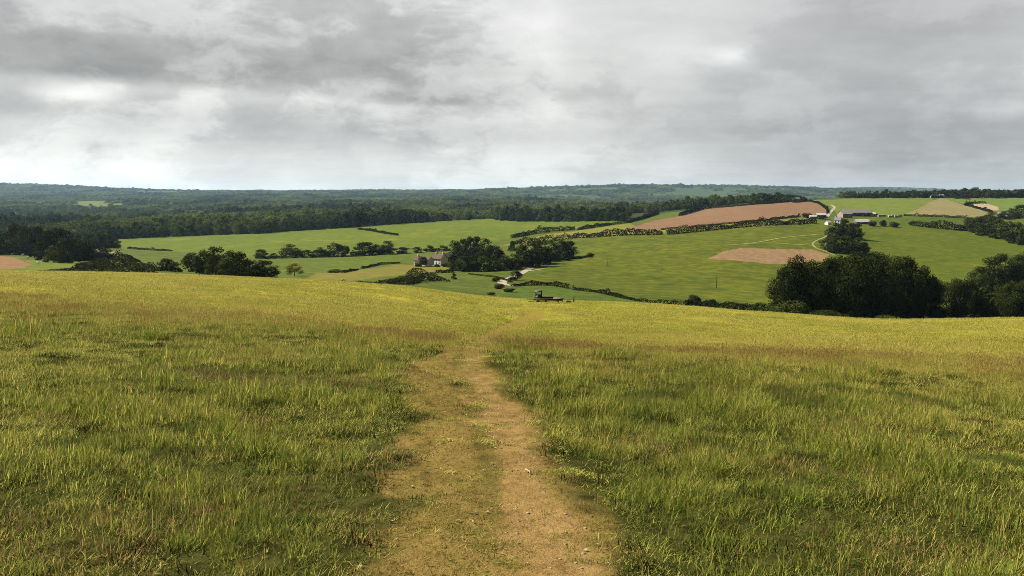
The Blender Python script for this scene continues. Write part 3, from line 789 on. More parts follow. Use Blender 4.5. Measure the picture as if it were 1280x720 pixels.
hedge([(478, 357), (500, 355), (520, 351), (540, 350), (556, 352)], [5, 7, 9, 8, 3], 'bramble scrub patch below the farmhouse', 280, 3.0, .15, 'scrub')
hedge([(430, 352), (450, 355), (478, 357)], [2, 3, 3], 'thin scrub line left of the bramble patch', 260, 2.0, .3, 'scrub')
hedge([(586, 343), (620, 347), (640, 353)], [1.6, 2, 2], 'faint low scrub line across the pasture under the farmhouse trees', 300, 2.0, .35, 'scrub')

# ------------------------------------------------------------------ distant woodland (one mass)
def gn_scatter(name, pts, scl, rz, extra, sources, label, cat='wood', tilt=None, group=None):
    """one object whose points carry instances of the given source objects."""
    me = bpy.data.meshes.new(name); n = len(pts)
    me.vertices.add(n); me.vertices.foreach_set('co', np.asarray(pts, np.float32).ravel())
    def attr(nm, typ, arr, prop):
        a = me.attributes.new(nm, typ, 'POINT'); a.data.foreach_set(prop, np.asarray(arr).ravel())
    attr('scl', 'FLOAT_VECTOR', np.asarray(scl, np.float32), 'vector')
    rot = np.zeros((n, 3), np.float32); rot[:, 2] = rz
    if tilt is not None: rot[:, :2] = tilt
    attr('rot', 'FLOAT_VECTOR', rot, 'vector')
    attr('pick', 'INT', RNG.integers(0, len(sources), n).astype(np.int32), 'value')
    for k, a in (extra or {}).items(): attr(k, 'FLOAT', np.asarray(a, np.float32), 'value')
    o = link(name, me)
    ng = bpy.data.node_groups.new(name, 'GeometryNodeTree')
    ng.interface.new_socket('Geometry', in_out='INPUT', socket_type='NodeSocketGeometry')
    ng.interface.new_socket('Geometry', in_out='OUTPUT', socket_type='NodeSocketGeometry')
    N = ng.nodes; L = ng.links
    gi = N.new('NodeGroupInput'); go = N.new('NodeGroupOutput')
    jn = N.new('GeometryNodeJoinGeometry')
    for s in sources:
        oi = N.new('GeometryNodeObjectInfo'); oi.inputs['Object'].default_value = s; oi.transform_space = 'ORIGINAL'
        oi.inputs['As Instance'].default_value = True
        L.new(oi.outputs['Geometry'], jn.inputs[0])
    def named(nm, typ):
        a = N.new('GeometryNodeInputNamedAttribute'); a.data_type = typ; a.inputs[0].default_value = nm
        return a.outputs[0]
    ip = N.new('GeometryNodeInstanceOnPoints'); ip.inputs['Pick Instance'].default_value = True
    L.new(gi.outputs[0], ip.inputs['Points']); L.new(jn.outputs[0], ip.inputs['Instance'])
    L.new(named('pick', 'INT'), ip.inputs['Instance Index'])
    er = N.new('FunctionNodeEulerToRotation'); L.new(named('rot', 'FLOAT_VECTOR'), er.inputs[0]); L.new(er.outputs[0], ip.inputs['Rotation'])
    L.new(named('scl', 'FLOAT_VECTOR'), ip.inputs['Scale'])
    L.new(ip.outputs[0], go.inputs[0])
    md = o.modifiers.new('scatter', 'NODES'); md.node_group = ng
    tag(o, label, cat, group, 'stuff')
    return o

def scatter_wood(name, label, y0, y1, inside, dens=1.0, hgt=(11, 17), kpx=8.6):
    pts = []; sc = []; tn = []
    y = y0
    while y < y1:
        sp = max(7.0, y * kpx / F) * dens
        nx = int(1.75 * y / sp)
        xs = (np.arange(nx) + RNG.uniform(-.45, .45, nx)) * sp - .875 * y
        ys = y + RNG.uniform(-.5, .5, nx) * sp * 1.5
        z = zf(xs, ys)
        px = CX + F * xs / ys; py = HY - F * z / ys
        ok = inside(px, py, xs, ys)
        h = RNG.uniform(hgt[0], hgt[1], nx) * (.45 + 1.15 * fbm(xs, ys * .4, 90, 5, 2)) * np.where(RNG.uniform(0, 1, nx) < .06, 1.35, 1)
        w = np.maximum(h * RNG.uniform(.8, 1.15, nx), sp * RNG.uniform(.95, 1.4, nx))
        pts.append(np.stack([xs, ys, z - .5], -1)[ok]); sc.append(np.stack([w, w, h], -1)[ok]); tn.append((fbm(xs, ys * .33, 130, 131, 3) * 2.3 - .78 + RNG.normal(0, .17, nx))[ok])
        y += sp * (1.25 if y < 2500 else 1.6)
    pts = np.concatenate(pts); sc = np.concatenate(sc)
    print(name, len(pts))
    gn_scatter(name, pts, sc, RNG.uniform(0, 6.28, len(pts)), {'tint': np.concatenate(tn)}, WOODSRC, label)

# trees of the wood's front edge stand as real trees and lend their crowns to the mass behind
WOODSRC = []
for k, px in enumerate([160, 238, 335, 430, 520, 585]):
    py = float(front_py(px)) - .2
    X, Y, Z = ground(px, py, 800)
    o = link('broadleaf_tree', None, loc=(X, Y, Z - .3), rz=random.uniform(0, 6))
    tag(o, 'edge tree of the distant wood bordering the long green field', 'tree', 'edge trees of the distant wood')
    c = link('crown', CROWN['wood', k], o, scale=(15, 15, 15)); link('trunk', TRUNK[k % 4], o, scale=(12, 12, 15))
    WOODSRC.append(c)

CLEAR = [p for n, p in FIELDS if n == 'clearing']
def in_wood(px, py, xs, ys):
    ok = (py < front_py(px) - .3) & ((px < 1000) | (ys > 1650))
    ok &= ~((px > 1000) & (ys < 2200) & (py > 252))
    ok &= ~((ys > 1700) & (open_patch(xs, ys) > -.006))
    for p in CLEAR: ok &= ~in_poly(px, py, p)
    ok &= ~((px > 785) & (px < 1045) & (ys < 1420) & (py > 253.5 + (px > 940) * 4 - 3))
    return ok
scatter_wood('woodland', 'broad dark green wood filling the valley to the horizon', 880, 4600, in_wood)
def in_hills(px, py, xs, ys):
    f = fbm(xs, ys, 420, 61, 3)
    ridge = (ys > 8000) & (ys < 9000)
    return (f > np.where(px > 620, .47, .36)) | ridge
scatter_wood('hill_woodland', 'scattered blue green woods on the far hills', 4600, 13500, in_hills, 1.25, (11, 18), 4.6)

# ------------------------------------------------------------------ grass
def grass_mat(name, deep, mid, dry, trans=.45, spec=.08):
    m, nt, out = mat_new(name)
    ti = nt.add('ShaderNodeAttribute', attribute_type='INSTANCER', attribute_name='tint').outputs['Fac']
    oi = nt.add('ShaderNodeObjectInfo').outputs['Random']
    hh = nt.add('ShaderNodeAttribute', attribute_name='along').outputs['Fac']
    bv = nt.add('ShaderNodeAttribute', attribute_name='blade').outputs['Fac']
    f = nt.math('ADD', ti, nt.math('MULTIPLY', nt.math('SUBTRACT', oi, .5), .22))
    f = nt.math('ADD', f, nt.math('MULTIPLY', nt.math('SUBTRACT', bv, .5), 1.3), clamp=True)
    r = nt.add('ShaderNodeValToRGB'); nt.put(r.inputs[0], f)
    e = r.color_ramp.elements; e[0].position = .1; e[0].color = (*deep, 1); e[1].position = .9; e[1].color = (*dry, 1)
    k = e.new(.5); k.color = (*mid, 1)
    c = nt.mix(nt.math('MULTIPLY', hh, .28), r.outputs[0], dry)
    d = nt.add('ShaderNodeBsdfPrincipled'); nt.put(d.inputs['Base Color'], c); d.inputs['Roughness'].default_value = .7; d.inputs['Specular IOR Level'].default_value = spec
    t = nt.add('ShaderNodeBsdfTranslucent'); nt.put(t.inputs[0], c)
    mx = nt.add('ShaderNodeMixShader'); mx.inputs[0].default_value = trans
    nt.l.new(d.outputs[0], mx.inputs[1]); nt.l.new(t.outputs[0], mx.inputs[2]); nt.l.new(mx.outputs[0], out.inputs[0])
    return m

M['grass'] = grass_mat('grass_blades', (.020, .064, .006), (.20, .27, .016), (.48, .40, .10))
M['grass_dry'] = grass_mat('grass_dry', (.10, .068, .016), (.21, .135, .042), (.36, .25, .10), .3)
M['grass_strip'] = grass_mat('grass_strip', (.12, .145, .012), (.25, .245, .026), (.38, .31, .085), .4)
M['seed'] = grass_mat('seed_heads', (.19, .105, .040), (.28, .155, .062), (.34, .22, .095), .3)

def tuft_mesh(name, seed, nb, rad, h0, h1, wid, mat, lean=.45, seedhead=0.0, flop=.35):
    rng = np.random.default_rng(seed)
    V = []; Fq = []; A = []; B = []; MI = []
    for k in range(nb):
        a = rng.uniform(0, 6.283); r = rad * math.sqrt(rng.uniform(0, 1))
        bx, by = r * math.cos(a), r * math.sin(a)
        L = rng.uniform(h0, h1) * (1.1 - .4 * r / rad); la = rng.uniform(0, 6.283); le = abs(rng.normal(0, lean))
        dx, dy = math.cos(la), math.sin(la); sx, sy = -dy, dx
        w = wid * rng.uniform(.6, 1.3); bv = rng.uniform(0, 1)
        fl = rng.uniform(.0, flop) * 2
        head = rng.uniform() < seedhead
        b = len(V); n = 4
        if head: L *= 1.55; w *= .45; le *= .5; fl *= .4
        ang = le; p = np.array([bx, by, -.02])
        for q in range(n):
            t = q / (n - 1)
            ww = w * (1 - t ** 1.6) if not head else w
            ww = max(ww, w * .08)
            V.append(p - np.array([sx, sy, 0]) * ww * .5); V.append(p + np.array([sx, sy, 0]) * ww * .5)
            A += [t, t]; B += [bv, bv]
            ang = le + fl * (t + .3)
            p = p + np.array([dx * math.sin(ang), dy * math.sin(ang), math.cos(ang)]) * L / (n - 1)
        for q in range(n - 1):
            Fq.append((b + 2 * q, b + 2 * q + 1, b + 2 * q + 3, b + 2 * q + 2)); MI.append(0)
        if head:
            tip = np.array(V[b + 2 * n - 2]); ax = np.array([dx * math.sin(ang), dy * math.sin(ang), math.cos(ang)])
            for m_ in range(2):
                s = np.array([sx, sy, 0]) if m_ == 0 else np.cross(ax, [sx, sy, 0])
                b2 = len(V); hl = rng.uniform(.018, .045); hw = rng.uniform(.0025, .005)
                V += [tip - s * hw * .3, tip + ax * hl * .45 - s * hw, tip + ax * hl, tip + ax * hl * .45 + s * hw]
                A += [.2] * 4; B += [bv] * 4
                Fq.append((b2, b2 + 1, b2 + 2, b2 + 3)); MI.append(1)
    me = new_mesh(name, V, np.array(Fq), mats=[M[mat], M['seed']] if seedhead else [M[mat]], midx=MI)
    for nm, arr in (('along', A), ('blade', B)):
        at = me.attributes.new(nm, 'FLOAT', 'POINT'); at.data.foreach_set('value', np.asarray(arr, np.float32))
    return me

def wedge(n, r0, r1, half=R(39)):
    r = np.sqrt(RNG.uniform(r0 * r0, r1 * r1, n)); t = RNG.uniform(-half, half, n)
    return r * np.sin(t), r * np.cos(t), r

def proto_grass(meshes, spots, label):
    out = []
    for me, (x, y) in zip(meshes, spots):
        o = link('grass', me, loc=(x, y, float(zf(x, y)[0])), rz=random.uniform(0, 6))
        tag(o, label, 'grass', None, 'stuff'); out.append(o)
    return out

lush = [tuft_mesh('grass_tuft', 900 + k, 85, .15, .04, .145, .0065, 'grass', .72, 0, .6) for k in range(6)]
long_ = [tuft_mesh('grass_tussock', 920 + k, 140, .17, .09, .235, .007, 'grass', .7, .03, .6) for k in range(4)]
dryt = [tuft_mesh('dry_grass_tuft', 940 + k, 60, .16, .02, .07, .005, 'grass_dry', 1.0, 0, .7) for k in range(4)]
seedt = [tuft_mesh('seeding_grass_tuft', 960 + k, 60, .18, .08, .17, .004, 'grass', .4, .45) for k in range(4)]
stript = [tuft_mesh('short_grass_tuft', 980 + k, 90, .34, .04, .12, .012, 'grass_strip', .6) for k in range(4)]
M['weed'] = grass_mat('weed_shade_leaves', (.008, .014, .003), (.018, .030, .006), (.05, .065, .014), .15, .0)  # near-black leaves, for weeds and for painted shadow gaps in the turf
weed_shade_t = [tuft_mesh('weed_shade_tuft', 990 + k, 110, .15, .03, .15, .0095, 'weed', .75, 0, .9) for k in range(3)]
S_weed_shade = proto_grass(weed_shade_t, [(1.6 + .5 * k, 7.5 + .6 * k) for k in range(3)], 'near black tufts for weeds and shadow gaps in the meadow')
S_lush = proto_grass(lush, [(-1.2 - .3 * k, 5.2 + .4 * k) for k in range(6)], 'green grass blades of the rough meadow')
S_long = proto_grass(long_, [(2.1 + .35 * k, 6.0 + .5 * k) for k in range(4)], 'taller green grass tussocks of the meadow')
S_dry = proto_grass(dryt, [(-.5 + .12 * k, 5.5 + .4 * k) for k in range(4)], 'short dry straw coloured grass along the path')
S_seed = proto_grass(seedt, [(-3.5 + .9 * k, 14.5) for k in range(4)], 'grass with reddish brown seed heads')
S_strip = proto_grass(stript, [(-4 + 2 * k, 26) for k in range(4)], 'short yellow green grass of the lower meadow')

def tint_of(x, y):
    return fbm(x, y, 2.6, 51, 3) * .55 + fbm(x, y, .7, 53, 2) * .35 + fbm(x, y, 9, 55, 2) * .25

def near_grass():
    n = 30000
    x, y, r = wedge(n, 2.6, 26)
    b = brow_of(x, y); z = zf(x, y); bare, mt = wear_at(x, y, z)
    keep = (r < b * 1.25) & (RNG.uniform(0, 1, n) > np.clip(np.maximum(mt * .86, bare * .985), 0, 1))
    gap_shade = sstep(.66, .72, fbm(x * .6, y * 1.15, .55, 63, 2))  # mask lowers tuft tint, painting shade into gaps of the turf
    hmod = (.72 + .65 * sstep(.28, .72, fbm(x, y, 1.1, 61, 3)))
    keep &= RNG.uniform(0, 1, n) > gap_shade * .35
    # lusher fringe beside the path, lower yellower sward away from it
    px = CX + F * x / y; py = HY - F * z / y
    lushness = sstep(420, 60, np.abs(px - (np.interp(py, PY_K, TR_C) + 150))) * .5 * sstep(16, 9, r) + .25 * sstep(250, 60, np.abs(px - 380)) * sstep(18, 8, r)
    ti = tint_of(x, y) - gap_shade * .75 - lushness * .55 + .12 * sstep(10, 17, r) + .16 * sstep(5.6, 3.6, r) - .22 + .35 * mt
    s = hmod * RNG.uniform(.75, 1.25, n) * (1 - .55 * mt) * (1 - .25 * sstep(11, 18, r)) * (1 + .25 * lushness)
    vg = verge_at(x, y, z)
    s = s * (1 - .58 * vg); ti = ti + .24 * vg
    p = np.stack([x, y, z - .01], -1)[keep]; s = s[keep]
    gn_scatter('grass', p, np.stack([1.05 * np.ones_like(s), 1.05 * np.ones_like(s), s], -1), RNG.uniform(0, 6.28, len(p)), {'tint': ti[keep]}, S_lush,
               'rough green meadow grass on both sides of the path', 'grass')
    # tussocks: clustered, darker and taller, with ground between
    n = 9000
    x, y, r = wedge(n, 2.8, 19)
    b = brow_of(x, y); z = zf(x, y); bare, mt = wear_at(x, y, z)
    cl = fbm(x, y, .85, 71, 2)
    keep = (r < b * 1.0) & (cl > .60) & (mt + bare < .25) & (verge_at(x, y, z) < .3)
    ti = tint_of(x, y) * .8 - .18 + RNG.uniform(-.1, .1, n)
    s = (.55 + .9 * sstep(.6, .8, cl)) * RNG.uniform(.8, 1.2, n)
    p = np.stack([x, y, z], -1)[keep]; s = s[keep]
    gn_scatter('tussock_grass', p, np.stack([s * .9, s * .9, s], -1), RNG.uniform(0, 6.28, len(p)), {'tint': ti[keep]}, S_long,
               'taller darker tussocks standing in the meadow grass', 'grass', RNG.uniform(-.2, .2, (len(p), 2)))
    # dry mat on the path
    n = 34000
    x, y, r = wedge(n, 2.6, 32, R(22))
    z = zf(x, y); bare, mt = wear_at(x, y, z)
    keep = RNG.uniform(0, 1, n) < np.clip(mt - bare * .9, 0, 1) * np.clip(2.1 * fbm(x, y, .5, 83, 2) - .25, .2, 1)
    p = np.stack([x, y, z - .005], -1)[keep]; s = RNG.uniform(.6, 1.3, len(p))
    gn_scatter('dry_grass', p, np.stack([s, s, s], -1), RNG.uniform(0, 6.28, len(p)), {'tint': (.15 + .7 * fbm(x, y, .8, 81, 3))[keep]}, S_dry,
               'short dry brown grass trodden along the path', 'grass')
    # straw coloured patches in the sward
    n = 22000
    x, y, r = wedge(n, 2.7, 17)
    z = zf(x, y); bare, mt = wear_at(x, y, z)
    pch = fbm(x * .7, y, .9, 151, 3) + .10 * sstep(6.5, 3.8, r) - .05 * (x > 0)
    keep = (RNG.uniform(0, 1, n) < sstep(.54, .66, pch)) & (r < brow_of(x, y)) & (mt < .6)
    x, y, z = x[keep], y[keep], z[keep]; s = RNG.uniform(.8, 1.7, len(x))
    gn_scatter('straw_grass', np.stack([x, y, z], -1), np.stack([s, s, s * 1.25], -1), RNG.uniform(0, 6.28, len(x)), {'tint': RNG.uniform(.1, .9, len(x))}, S_dry,
               'bleached straw patches in the rough meadow grass', 'grass')
    # reddish seed heads along the brow and thinly through the sward
    n = 42000
    x, y, r = wedge(n, 4, 32)
    b = brow_of(x, y); z = zf(x, y); bare, mt = wear_at(x, y, z)
    q = r / b
    px = CX + F * x / y
    dens = np.exp(-((q - 1.02) / .11) ** 2) * .85 + .05 * sstep(.5, .9, q) * (q < 1.15) + .015 * (q < .9)
    dens *= .18 + .82 * sstep(.38, .64, fbm(x, y, 2.4, 91, 3))
    keep = (RNG.uniform(0, 1, n) < dens) & (mt + bare < .3) & (q < 1.45)
    p = np.stack([x, y, z], -1)[keep]; s = RNG.uniform(.65, 1.15, len(p))
    gn_scatter('seeding_grass', p, np.stack([s, s, s], -1), RNG.uniform(0, 6.28, len(p)), {'tint': (tint_of(x, y) + .15)[keep]}, S_seed,
               'reddish brown seeding grass along the brow of the meadow', 'grass')
    # lower meadow strip beyond the brow
    n = 60000
    rr = np.exp(RNG.uniform(math.log(14), math.log(150), n)); t = RNG.uniform(-R(38), R(38), n)
    x = rr * np.sin(t); y = rr * np.cos(t)
    b = brow_of(x, y); e = edge_of(x, y) * 1.12
    z = zf(x, y); bare, mt = wear_at(x, y, z)
    keep = (rr > b * .95) & (rr < e) & (RNG.uniform(0, 1, n) > np.clip(mt * 2.2, 0, .97))
    g = np.clip(rr / 30, .7, 2.6)
    s = RNG.uniform(.7, 1.3, n) * (.7 + .6 * vnoise(x, y, 4, 95))
    p = np.stack([x, y, z - .01], -1)[keep]
    gn_scatter('short_grass', p, np.stack([s * g, s * g, s * np.minimum(g, 1.3)], -1)[keep], RNG.uniform(0, 6.28, len(p)),
               {'tint': (-.25 + .85 * fbm(x, y * .5, 9, 97, 4) + .6 * fbm(x, y, 2.5, 98, 2))[keep]}, S_strip, 'yellow green grass of the sunlit lower meadow', 'grass')
    # scattered dark weeds on the lower strip and along the ruts
    n = 3000
    rr = np.exp(RNG.uniform(math.log(17), math.log(118), n)); t = RNG.uniform(-R(36), R(36), n)
    x = rr * np.sin(t); y = rr * np.cos(t); b = brow_of(x, y)
    keep = (rr > b * 1.15) & (rr < edge_of(x, y)) & (vnoise(x, y, 12, 99) > .45)
    rx, ry = [], []
    for k in range(60):
        q = random.random(); py = 420 - 18 * q ** .8; px = np.interp(py, PY_K, TR_C) - 12 - random.uniform(0, 10)
        X, Y, Z = ground(px, py, 16, 100); rx.append(X); ry.append(Y)
    x = np.concatenate([x[keep], rx]); y = np.concatenate([y[keep], ry]); z = zf(x, y)
    s = RNG.uniform(.3, .75, len(x)) ** 1.2 * np.clip(np.hypot(x, y) / 45, .6, 1.4) * np.where(np.arange(len(x)) >= len(x) - 60, 1.5, 1)
    gn_scatter('weeds', np.stack([x, y, z - .02], -1), np.stack([s * 1.3, s * 1.3, s * .6], -1), RNG.uniform(0, 6.28, len(x)), {'tint': RNG.uniform(-.1, .5, len(x))}, S_weed_shade,
               'small dark weed tufts dotting the lower meadow', 'weeds')
    # near-black tufts stand in for shadow gaps in the sward, wider than deep
    pts = []
    rng = np.random.default_rng(77)
    cx, cy, cr = wedge(1150, 3.2, 20)
    for X, Y in zip(cx, cy):
        k = int(rng.integers(3, 9)); L = rng.uniform(.12, .42)
        for _ in range(k): pts.append((X + rng.uniform(-L, L), Y + rng.uniform(-.12, .12)))
    pts = np.array(pts); x, y = pts[:, 0], pts[:, 1]; z = zf(x, y); bare, mt = wear_at(x, y, z)
    keep = (np.hypot(x, y) < brow_of(x, y) * .95) & (bare + mt * .75 < .5)
    x, y, z = x[keep], y[keep], z[keep]; s = rng.uniform(.6, 1.15, len(x))
    gn_scatter('shade_tufts', np.stack([x, y, z - .02], -1), np.stack([s, s, s * .9], -1), rng.uniform(0, 6.28, len(x)), {'tint': rng.uniform(-.3, .35, len(x))}, S_weed_shade,
               'low near black tufts standing in for shadow gaps in the grass', 'weeds')
    n = 1500
    x, y, r = wedge(n, 3, 14, R(20)); z = zf(x, y)
    keep = (verge_at(x, y, z) > .3) & (fbm(x, y, .5, 161, 2) > .6)
    x, y, z = x[keep], y[keep], z[keep]; s = RNG.uniform(.18, .42, len(x))
    gn_scatter('path_weeds', np.stack([x, y, z - .01], -1), np.stack([s * 1.5, s * 1.2, s], -1), RNG.uniform(0, 6.28, len(x)), {'tint': RNG.uniform(-.1, .5, len(x))}, S_weed_shade,
               'tiny dark weeds dotted over the trodden ground', 'weeds')
    # small green tufts surviving on the trodden ground
    n = 9000
    x, y, r = wedge(n, 2.8, 18, R(20)); z = zf(x, y); bare, mt = wear_at(x, y, z)
    cl = fbm(x, y, .8, 141, 3)
    for a, b2, w in [(602, 545, 13), (596, 528, 10), (612, 562, 16), (592, 480, 10), (604, 500, 10), (588, 468, 9), (604, 578, 13), (617, 605, 13), (600, 512, 10), (560, 640, 16), (530, 600, 12), (690, 640, 10), (700, 705, 30), (618, 640, 16), (640, 690, 20)]:
        cl = cl + .3 * np.exp(-(((CX + F * x / y - a) / w) ** 2 + ((HY - F * z / y - b2) / (w * .6)) ** 2))
    keep = (mt > .25) & (cl > .46 + .15 * bare)
    x, y, z = x[keep], y[keep], z[keep]; s = RNG.uniform(.22, .5, len(x))
    gn_scatter('path_grass', np.stack([x, y, z - .005], -1), np.stack([s * 1.1, s * 1.1, s], -1), RNG.uniform(0, 6.28, len(x)), {'tint': RNG.uniform(-.1, .45, len(x))}, S_lush,
               'small green grass tufts surviving on the path', 'grass')
near_grass()

# pale leaf litter on and beside the path
def litter():
    rng = np.random.default_rng(5); n = 110
    x, y, r = wedge(n * 6, 3.2, 9.5, R(16)); z = zf(x, y); bare, mt = wear_at(x, y, z)
    keep = np.where(rng.uniform(0, 1, n * 6) < np.clip(mt * .8 + .12, 0, 1) * (bare < .8))[0][:n]
    V = []; Fq = []
    for i in keep:
        s = rng.uniform(.006, .017); a = rng.uniform(0, 6.28); c = np.array([x[i], y[i], z[i] + .012])
        u = np.array([math.cos(a), math.sin(a), rng.uniform(-.2, .3)]) * s; v = np.array([-math.sin(a), math.cos(a), rng.uniform(-.3, .3)]) * s * rng.uniform(.35, .7)
        b = len(V); V += [c - u, c - v + [0, 0, .003], c + u, c + v + [0, 0, .004]]; Fq.append((b, b + 1, b + 2, b + 3))
    o = link('leaf_litter', new_mesh('leaf_litter', V, np.array(Fq), plain_mat('pale_leaf', (.24, .20, .13), .9, .4, 40)))
    tag(o, 'pale dead leaf flecks lying along the path', 'leaf litter', None, 'stuff')
litter()
def pebbles():
    rng = np.random.default_rng(15)
    x, y, r = wedge(1500, 3.3, 11, R(12)); z = zf(x, y); bare, mt = wear_at(x, y, z)
    keep = np.where(rng.uniform(0, 1, 1500) < bare * .8)[0][:260]
    V = []; Fq = []
    ico = [(0, 0, 1), (.89, 0, .45), (.28, .85, .45), (-.72, .53, .45), (-.72, -.53, .45), (.28, -.85, .45), (.72, .53, -.45), (-.28, .85, -.45), (-.89, 0, -.45), (-.28, -.85, -.45), (.72, -.53, -.45), (0, 0, -1)]
    tri = [(0, 1, 2), (0, 2, 3), (0, 3, 4), (0, 4, 5), (0, 5, 1), (1, 6, 2), (2, 7, 3), (3, 8, 4), (4, 9, 5), (5, 10, 1), (6, 7, 2), (7, 8, 3), (8, 9, 4), (9, 10, 5), (10, 6, 1), (11, 7, 6), (11, 8, 7), (11, 9, 8), (11, 10, 9), (11, 6, 10)]
    for i in keep:
        s = rng.uniform(.003, .014) * rng.uniform(.4, 1); b = len(V)
        for v in ico: V.append(np.array([x[i], y[i], z[i]]) + np.array(v) * s * rng.uniform(.75, 1.2) * (1.3, 1, .6))
        Fq += [tuple(b + k for k in t) for t in tri]
    o = link('pebbles', new_mesh('pebbles', V, np.array(Fq), plain_mat('pebble', (.24, .18, .11), .9, .45, 30), True))
    tag(o, 'small stones bedded in the bare earth of the path', 'stones', None, 'stuff')
pebbles()

def tube_mesh(name, pts, rads, mat, seg=7):
    V = []; Fq = []
    pts = [np.array(p, float) for p in pts]
    for k, p in enumerate(pts):
        ax = pts[min(k + 1, len(pts) - 1)] - pts[max(k - 1, 0)]; ax /= np.linalg.norm(ax)
        s = np.cross(ax, (0, 0, 1) if abs(ax[2]) < .9 else (1, 0, 0)); s /= np.linalg.norm(s); t = np.cross(ax, s)
        for j in range(seg):
            a = 2 * math.pi * j / seg; V.append(p + rads[k] * (math.cos(a) * s + math.sin(a) * t))
    for k in range(len(pts) - 1):
        for j in range(seg):
            a = k * seg + j; b = k * seg + (j + 1) % seg; Fq.append((a, b, b + seg, a + seg))
    Fq += [tuple(range(seg))[::-1], tuple((len(pts) - 1) * seg + j for j in range(seg))]
    return new_mesh(name, V, [list(f) for f in Fq], mat, smooth=True)

wood_grey = plain_mat('weathered_wood', (.07, .058, .045), .9, .35, 6)
wood_pale = plain_mat('pale_dry_stem', (.30, .23, .14), .8, .25, 20)
X, Y, Z = ground(660, 592, 3, 12)
o = link('twig', tube_mesh('twig', [(-.02, .07, .012), (-.01, .03, .02), (.012, .0, .018), (.018, -.04, .012)], [.004, .006, .006, .003], wood_pale), loc=(X, Y, Z))
tag(o, 'small pale bent twig lying on the bare earth of the path', 'twig')
stalk_m = plain_mat('olive_dry_stem', (.17, .145, .06), .9, .3, 20)
X, Y, Z = ground(195, 508, 3, 14)
pts = [(0, 0, .05), (.12, .03, .18), (.26, .05, .27), (.42, .05, .31), (.55, .03, .30), (.66, .0, .24)]
o = link('dead_stalk', tube_mesh('dead_stalk', pts, [.004, .004, .0035, .003, .003, .002], stalk_m), loc=(X, Y, Z))
tag(o, 'arched dead stalk leaning over the grass left of the path', 'stalk')
bl = []
V = []; Fq = []
rng = np.random.default_rng(3)
for k in range(46):
    t = rng.uniform(.3, 1); p = np.array([np.interp(t, [0, .2, .4, .6, .8, 1], [q[c] for q in pts]) for c in range(3)])
    a = rng.uniform(0, 6.28); u = np.array([math.cos(a) * .6, math.sin(a) * .6, rng.uniform(-.9, .2)]) * rng.uniform(.03, .08); v = np.cross(u, (0, 0, 1)) * .14
    b = len(V); V += [p, p + u * .5 - v, p + u, p + u * .5 + v]; Fq.append((b, b + 1, b + 2, b + 3))
link('withered_leaf', new_mesh('withered_leaf', V, np.array(Fq), stalk_m), o)

# ------------------------------------------------------------------ lanes
lane_m = plain_mat('pale_gravel', (.23, .20, .145), .95, .2, .3)
track_m = plain_mat('worn_track', (.165, .16, .055), .95, .25, .3)
def lane(pts, width, name, label, mat, ymin=250, lift=.15):
    P = [ground(a, b, ymin) for a, b in pts]
    d = [0]
    for a, b in zip(P, P[1:]): d.append(d[-1] + math.hypot(b[0] - a[0], b[1] - a[1]))
    n = max(8, int(d[-1] / 2.5)); t = np.linspace(0, d[-1], n)
    x = pchip(d, [p[0] for p in P], t) ; y = pchip(d, [p[1] for p in P], t)
    tx = np.gradient(x); ty = np.gradient(y); l = np.hypot(tx, ty); tx /= l; ty /= l
    V = []; cols = 5
    for k in range(cols):
        o = (k / (cols - 1) - .5) * width * (1 + .25 * (vnoise(t, t * 0 + k, 7, 4) - .5))
        xx = x - ty * o; yy = y + tx * o
        V.append(np.stack([xx, yy, zf(xx, yy) + lift], -1))
    V = np.stack(V, 1).reshape(-1, 3)
    ii, jj = np.meshgrid(np.arange(n - 1), np.arange(cols - 1), indexing='ij')
    f = np.stack([ii * cols + jj, ii * cols + jj + 1, (ii + 1) * cols + jj + 1, (ii + 1) * cols + jj], -1).reshape(-1, 4)
    me = new_mesh(name, V, f, mat, smooth=True)
    if me.polygons[0].normal.z < 0: me.flip_normals()
    o = link(name, me); tag(o, label, 'lane', None, 'structure')
lane([(641, 357.5), (633, 356.5), (627.5, 353), (634, 349.5), (645, 345), (654, 340.5), (664, 335)], 4.2, 'farm_lane', 'pale gravel farm lane bending below the farmhouse trees', lane_m)
lane([(657, 339.5), (668, 338), (680, 336)], 2.4, 'field_track', 'short pale track along the pasture corner', track_m)
lane([(905, 307), (935, 304.5), (958, 301), (970, 298.5), (985, 296.5), (1005, 294.5), (1030, 292.5)], 1.7, 'field_track', 'pale track climbing the pasture towards the farm', track_m, 380)
lane([(935, 304.5), (960, 304), (1000, 306), (1018, 307)], 2.0, 'field_track', 'faint worn track under the climbing one', track_m, 380)
lane([(1043, 290), (1030, 297), (1019, 302), (1016, 306), (1022, 311), (1034, 315), (1043, 319)], 1.5, 'field_track', 'pale track curving round the clump below the farm', track_m, 380)
lane([(1033, 273), (1036, 268), (1040, 263), (1042, 258), (1038, 256)], 3.6, 'farm_lane', 'pale farm road past the end of the ploughed field', lane_m, 600)

# ------------------------------------------------------------------ buildings
MW = plain_mat('white_render', (.55, .53, .48), .85, .06, .8)
MB = plain_mat('brown_brick', (.30, .19, .13), .9, .2, 1.2)
MR = plain_mat('clay_tile', (.070, .045, .032), .9, .3, 1.5)
MS = plain_mat('slate_roof', (.11, .11, .12), .8, .25, 1.5)
MG = plain_mat('grey_sheet', (.13, .12, .112), .7, .15, .5)
MP = plain_mat('pale_sheet', (.29, .28, .265), .6, .1, .5)
MT = plain_mat('tan_board', (.2, .165, .13), .9, .15, .8)
MD = plain_mat('dark_opening', (.015, .015, .017), .5, .2, 1.0, .5)
MDK = plain_mat('dark_metal', (.035, .032, .03), .6, .3, 5, .4)

